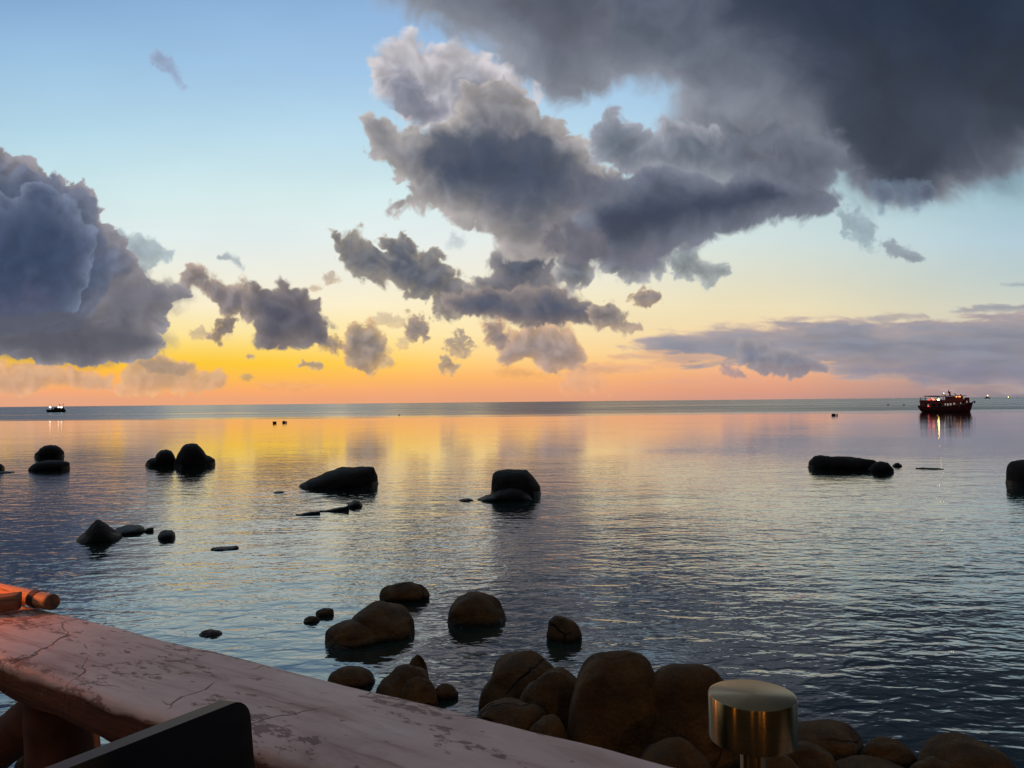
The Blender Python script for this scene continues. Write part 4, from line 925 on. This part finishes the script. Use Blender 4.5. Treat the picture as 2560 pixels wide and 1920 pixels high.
# wheelhouse
wh = MB().prism([(bx(1180), 3.02), (bx(1620), 3.02), (bx(1600), 4.42), (bx(1180), 4.30)], -1.35, 1.35).build('wheelhouse', m_house, boat)
MB().box((bx(1430), 0, 4.50), (5.2, 3.2, .14), Matrix.Rotation(-.01, 3, 'Y'), bev=.03).build('wheelhouse_roof', m_dark, boat)
MB().box((bx(1360), -1.37, 3.72), (1.3, .02, .22), Matrix.Rotation(-.18, 3, 'Y')).build('name_board', plain('weathered_board', (.16, .12, .16), .7), boat)
for cx, r in ((1450, .15), (1496, .10), (1535, .15)):
    MB().ball((bx(cx), -1.45, 4.22), r).build('cabin_lamp', m_warm, boat, True)
# fore part: raised bow bulwark with a port, anchor roller
mb = MB(); mb.prism([(bx(1600), 2.1), (bx(1790), 2.45), (bx(1755), 2.7), (bx(1755), 4.0), (bx(1665), 4.0), (bx(1640), 3.7), (bx(1600), 3.1)], -.75, .75); mb.build('bow_bulwark', m_house, boat)
MB().box((bx(1695), -.77, 2.80), (.28, .04, .50), Matrix.Rotation(.15, 3, 'Y')).build('bow_port', m_pale, boat)
mb = MB(); mb.tube((bx(1790), 0, 2.45), (bx(1868), 0, 2.85), .12, .10, 10); mb.ball((bx(1875), 0, 2.75), .24, 2, (1, 1, 1.5)); mb.build('anchor', m_dark, boat, True)
mb = MB(); mb.tube((bx(1290), 0, 4.5), (bx(1258), 0, 6.35), .15, .03, 8); mb.tube((bx(1315), 0, 4.5), (bx(1275), 0, 5.7), .12, .05, 8); mb.tube((bx(1225), 0, 5.55), (bx(1335), 0, 5.6), .05, .05, 8)
mb.box((bx(1285), 0, 5.35), (.45, .3, .5)); mb.tube((bx(1258), 0, 5.3), (bx(1262), 0, 6.0), .12, .06, 8); mb.build('mast', m_dark, boat)
MB().tube((bx(1095), 0, 5.05), (bx(1190), 0, 4.6), .07, .1, 8).build('searchlight_arm', m_dark, boat)
MB().tube((bx(1400), 0, 5.1), (bx(1455), 0, 4.6), .08, .1, 8).build('searchlight_arm', m_dark, boat)
MB().box((bx(1552), 0, 4.73), (.3, .3, .35), bev=.04).build('roof_box', m_dark, boat)
MB().ball((bx(1145), 0, 5.2), .13).build('masthead_lamp', m_cool, boat, True)
MB().ball((bx(1015), -1.2, 3.42), .19).build('deck_lamp', m_white, boat, True)
MB().box((bx(785), -1.0, 3.42), (.6, .2, .34), bev=.05).build('red_lamp', m_red, boat)
mb = MB(); mb.tube((bx(840), -1.2, 4.0), (bx(885), -1.2, 3.5), .05, .12, 8); mb.ball((bx(895), -1.2, 3.5), .24); mb.build('tube_light', m_orange, boat, True)
MB().box((bx(1090), -1.4, 3.25), (.5, .5, .5), bev=.1).build('life_jackets', plain('red_cloth', (.20, .03, .03), .8), boat)

# the small lit fishing boat far out on the left
fp = on_z(139, 1031.0, 0.0); k = 0.0142
fish = empty('fishing_boat', (fp.x, fp.y, 0), -math.atan2(fp.x, fp.y))
tag(fish, 'small black fishing boat with three white lamps far out on the left', 'boat')
def fx(c): return (c - 1040) * k
hull_mesh([(fx(655), 1.2, 2.0, .2, .6), (fx(720), 1.5, 1.9, -.4, .1), (fx(1050), 1.6, 1.7, -.5, 0), (fx(1320), 1.3, 2.1, -.4, -.1), (fx(1460), .2, 1.4, -.2, -.6)], fish, m_dark)
MB().prism([(fx(880), 1.6), (fx(1390), 1.6), (fx(1360), 3.3), (fx(1020), 3.3), (fx(960), 3.0), (fx(880), 2.9)], -1.0, 1.0).build('cabin', m_dark, fish)
MB().prism([(fx(1320), 3.0), (fx(1385), 3.0), (fx(1460), 0.4), (fx(1400), 0.4)], -.2, .2).build('bow_boom', m_dark, fish)
for c, zt in ((875, 5.3), (800, 5.0), (1245, 5.1)): MB().tube((fx(c), 0, 1.7), (fx(c), 0, zt), .07, .07, 8).build('pole', m_dark, fish)
for c, zt in ((1185, 5.4), (1350, 5.6)):
    MB().tube((fx(c), 0, 1.7), (fx(c), 0, zt), .07, .07, 8).box((fx(c + 6), 0, zt - .15), (.5, .3, .5)).build('pole', m_dark, fish)
MB().tube((fx(1185), 0, 4.9), (fx(1350), 0, 4.7), .06, .06, 8).build('yard', m_dark, fish)
for c, y, r in ((820, 705, .62), (1160, 710, .5), (1275, 715, .55)):
    MB().ball((fx(c), -1.3, (955 - y) * k), r).build('fishing_lamp', m_cool, fish, True)
MB().ball((fx(940), -1.3, 2.5), .3).build('deck_lamp', m_pale, fish, True)

# two lit boats on the horizon, right
for X, Yw, L, lab, hz_ in ((2469, 996.2, 15, 'tiny boat with a yellow masthead light on the horizon right of the trip boat', 9.0), (2520.5, 994.8, 9, 'tiniest boat, a single light on the horizon at the far right', 4.0)):
    p = on_z(X, Yw, 0.0)
    if p.y > 3600 or p.y < 0: p = EYE + ray(X, Yw) * 1; d = ray(X, 994.0); p = Vector((d.x / d.y * 3300, 3300, 0))
    e = empty('distant_boat', (p.x, p.y, 0), -math.atan2(p.x, p.y)); tag(e, lab, 'boat', 'lit boats on the horizon')
    hull_mesh([(-L / 2, 1.4, 2.6, .2, .5), (0, 2.0, 2.2, -.4, 0), (L / 2, .2, 3.4, -.2, -.8)], e, m_dark)
    MB().box((-L * .1, 0, 4.0), (L * .45, 2.4, 3.2), bev=.2).build('cabin', m_dark, e)
    MB().tube((0, 0, 4), (0, 0, hz_ + 1), .25, .15, 8).build('mast', m_dark, e)
    MB().ball((0, -1.6, hz_), 0.85).build('lamp', m_yellow, e, True)

# floats and mooring buoys
def buoy(X, Y, w, h, lab, style):
    p = on_z(X, Y, 0.0); s = p.y / FPX; W_, H_ = w * s, h * s
    e = MB()
    if style == 'drum':
        e.tube((-W_ / 2, 0, H_ * .42), (W_ / 2, 0, H_ * .42), H_ * .55, H_ * .55, 18)
        for q in (-.25, .25): e.tube((W_ * q - .03, 0, H_ * .42), (W_ * q + .03, 0, H_ * .42), H_ * .60, H_ * .60, 18)
    elif style == 'pair':
        e.tube((-W_ / 2, 0, H_ * .42), (W_ * .12, 0, H_ * .42), H_ * .55, H_ * .55, 18); e.ball((W_ * .33, 0, H_ * .38), H_ * .42, 3, (1.1, 1, 1))
    else:
        e.ball((0, 0, H_ * .3), W_ / 2, 3, (1, 1, H_ / W_ * 1.2)); e.tube((0, 0, H_ * .5), (0, 0, H_ * 1.1), W_ * .07, W_ * .05, 8)
    o = e.build('buoy', m_grey, None, True, (p.x, p.y, 0)); o.rotation_euler = (0, 0, -math.atan2(p.x, p.y))
    return tag(o, lab, 'buoy', 'dark floats moored in the bay')
buoy(686.5, 1058.5, 9, 5, 'single black drum float, left one of the pair above the twin rocks', 'drum')
buoy(711.5, 1057, 11, 5, 'black drum float with a small ball tied on, right one of the pair', 'pair')
buoy(998, 1039, 4, 3, 'tiny black buoy alone on the water in the middle', 'ball')
buoy(2087, 1039, 15, 5, 'dark flat float left of the trip boat and nearer', 'pair')
buoy(2220, 1013.5, 4, 3.5, 'tiny dark buoy farther left of the trip boat stern', 'ball')
buoy(2260, 1013.5, 4.5, 3, 'tiny dark buoy close to the trip boat stern', 'ball')
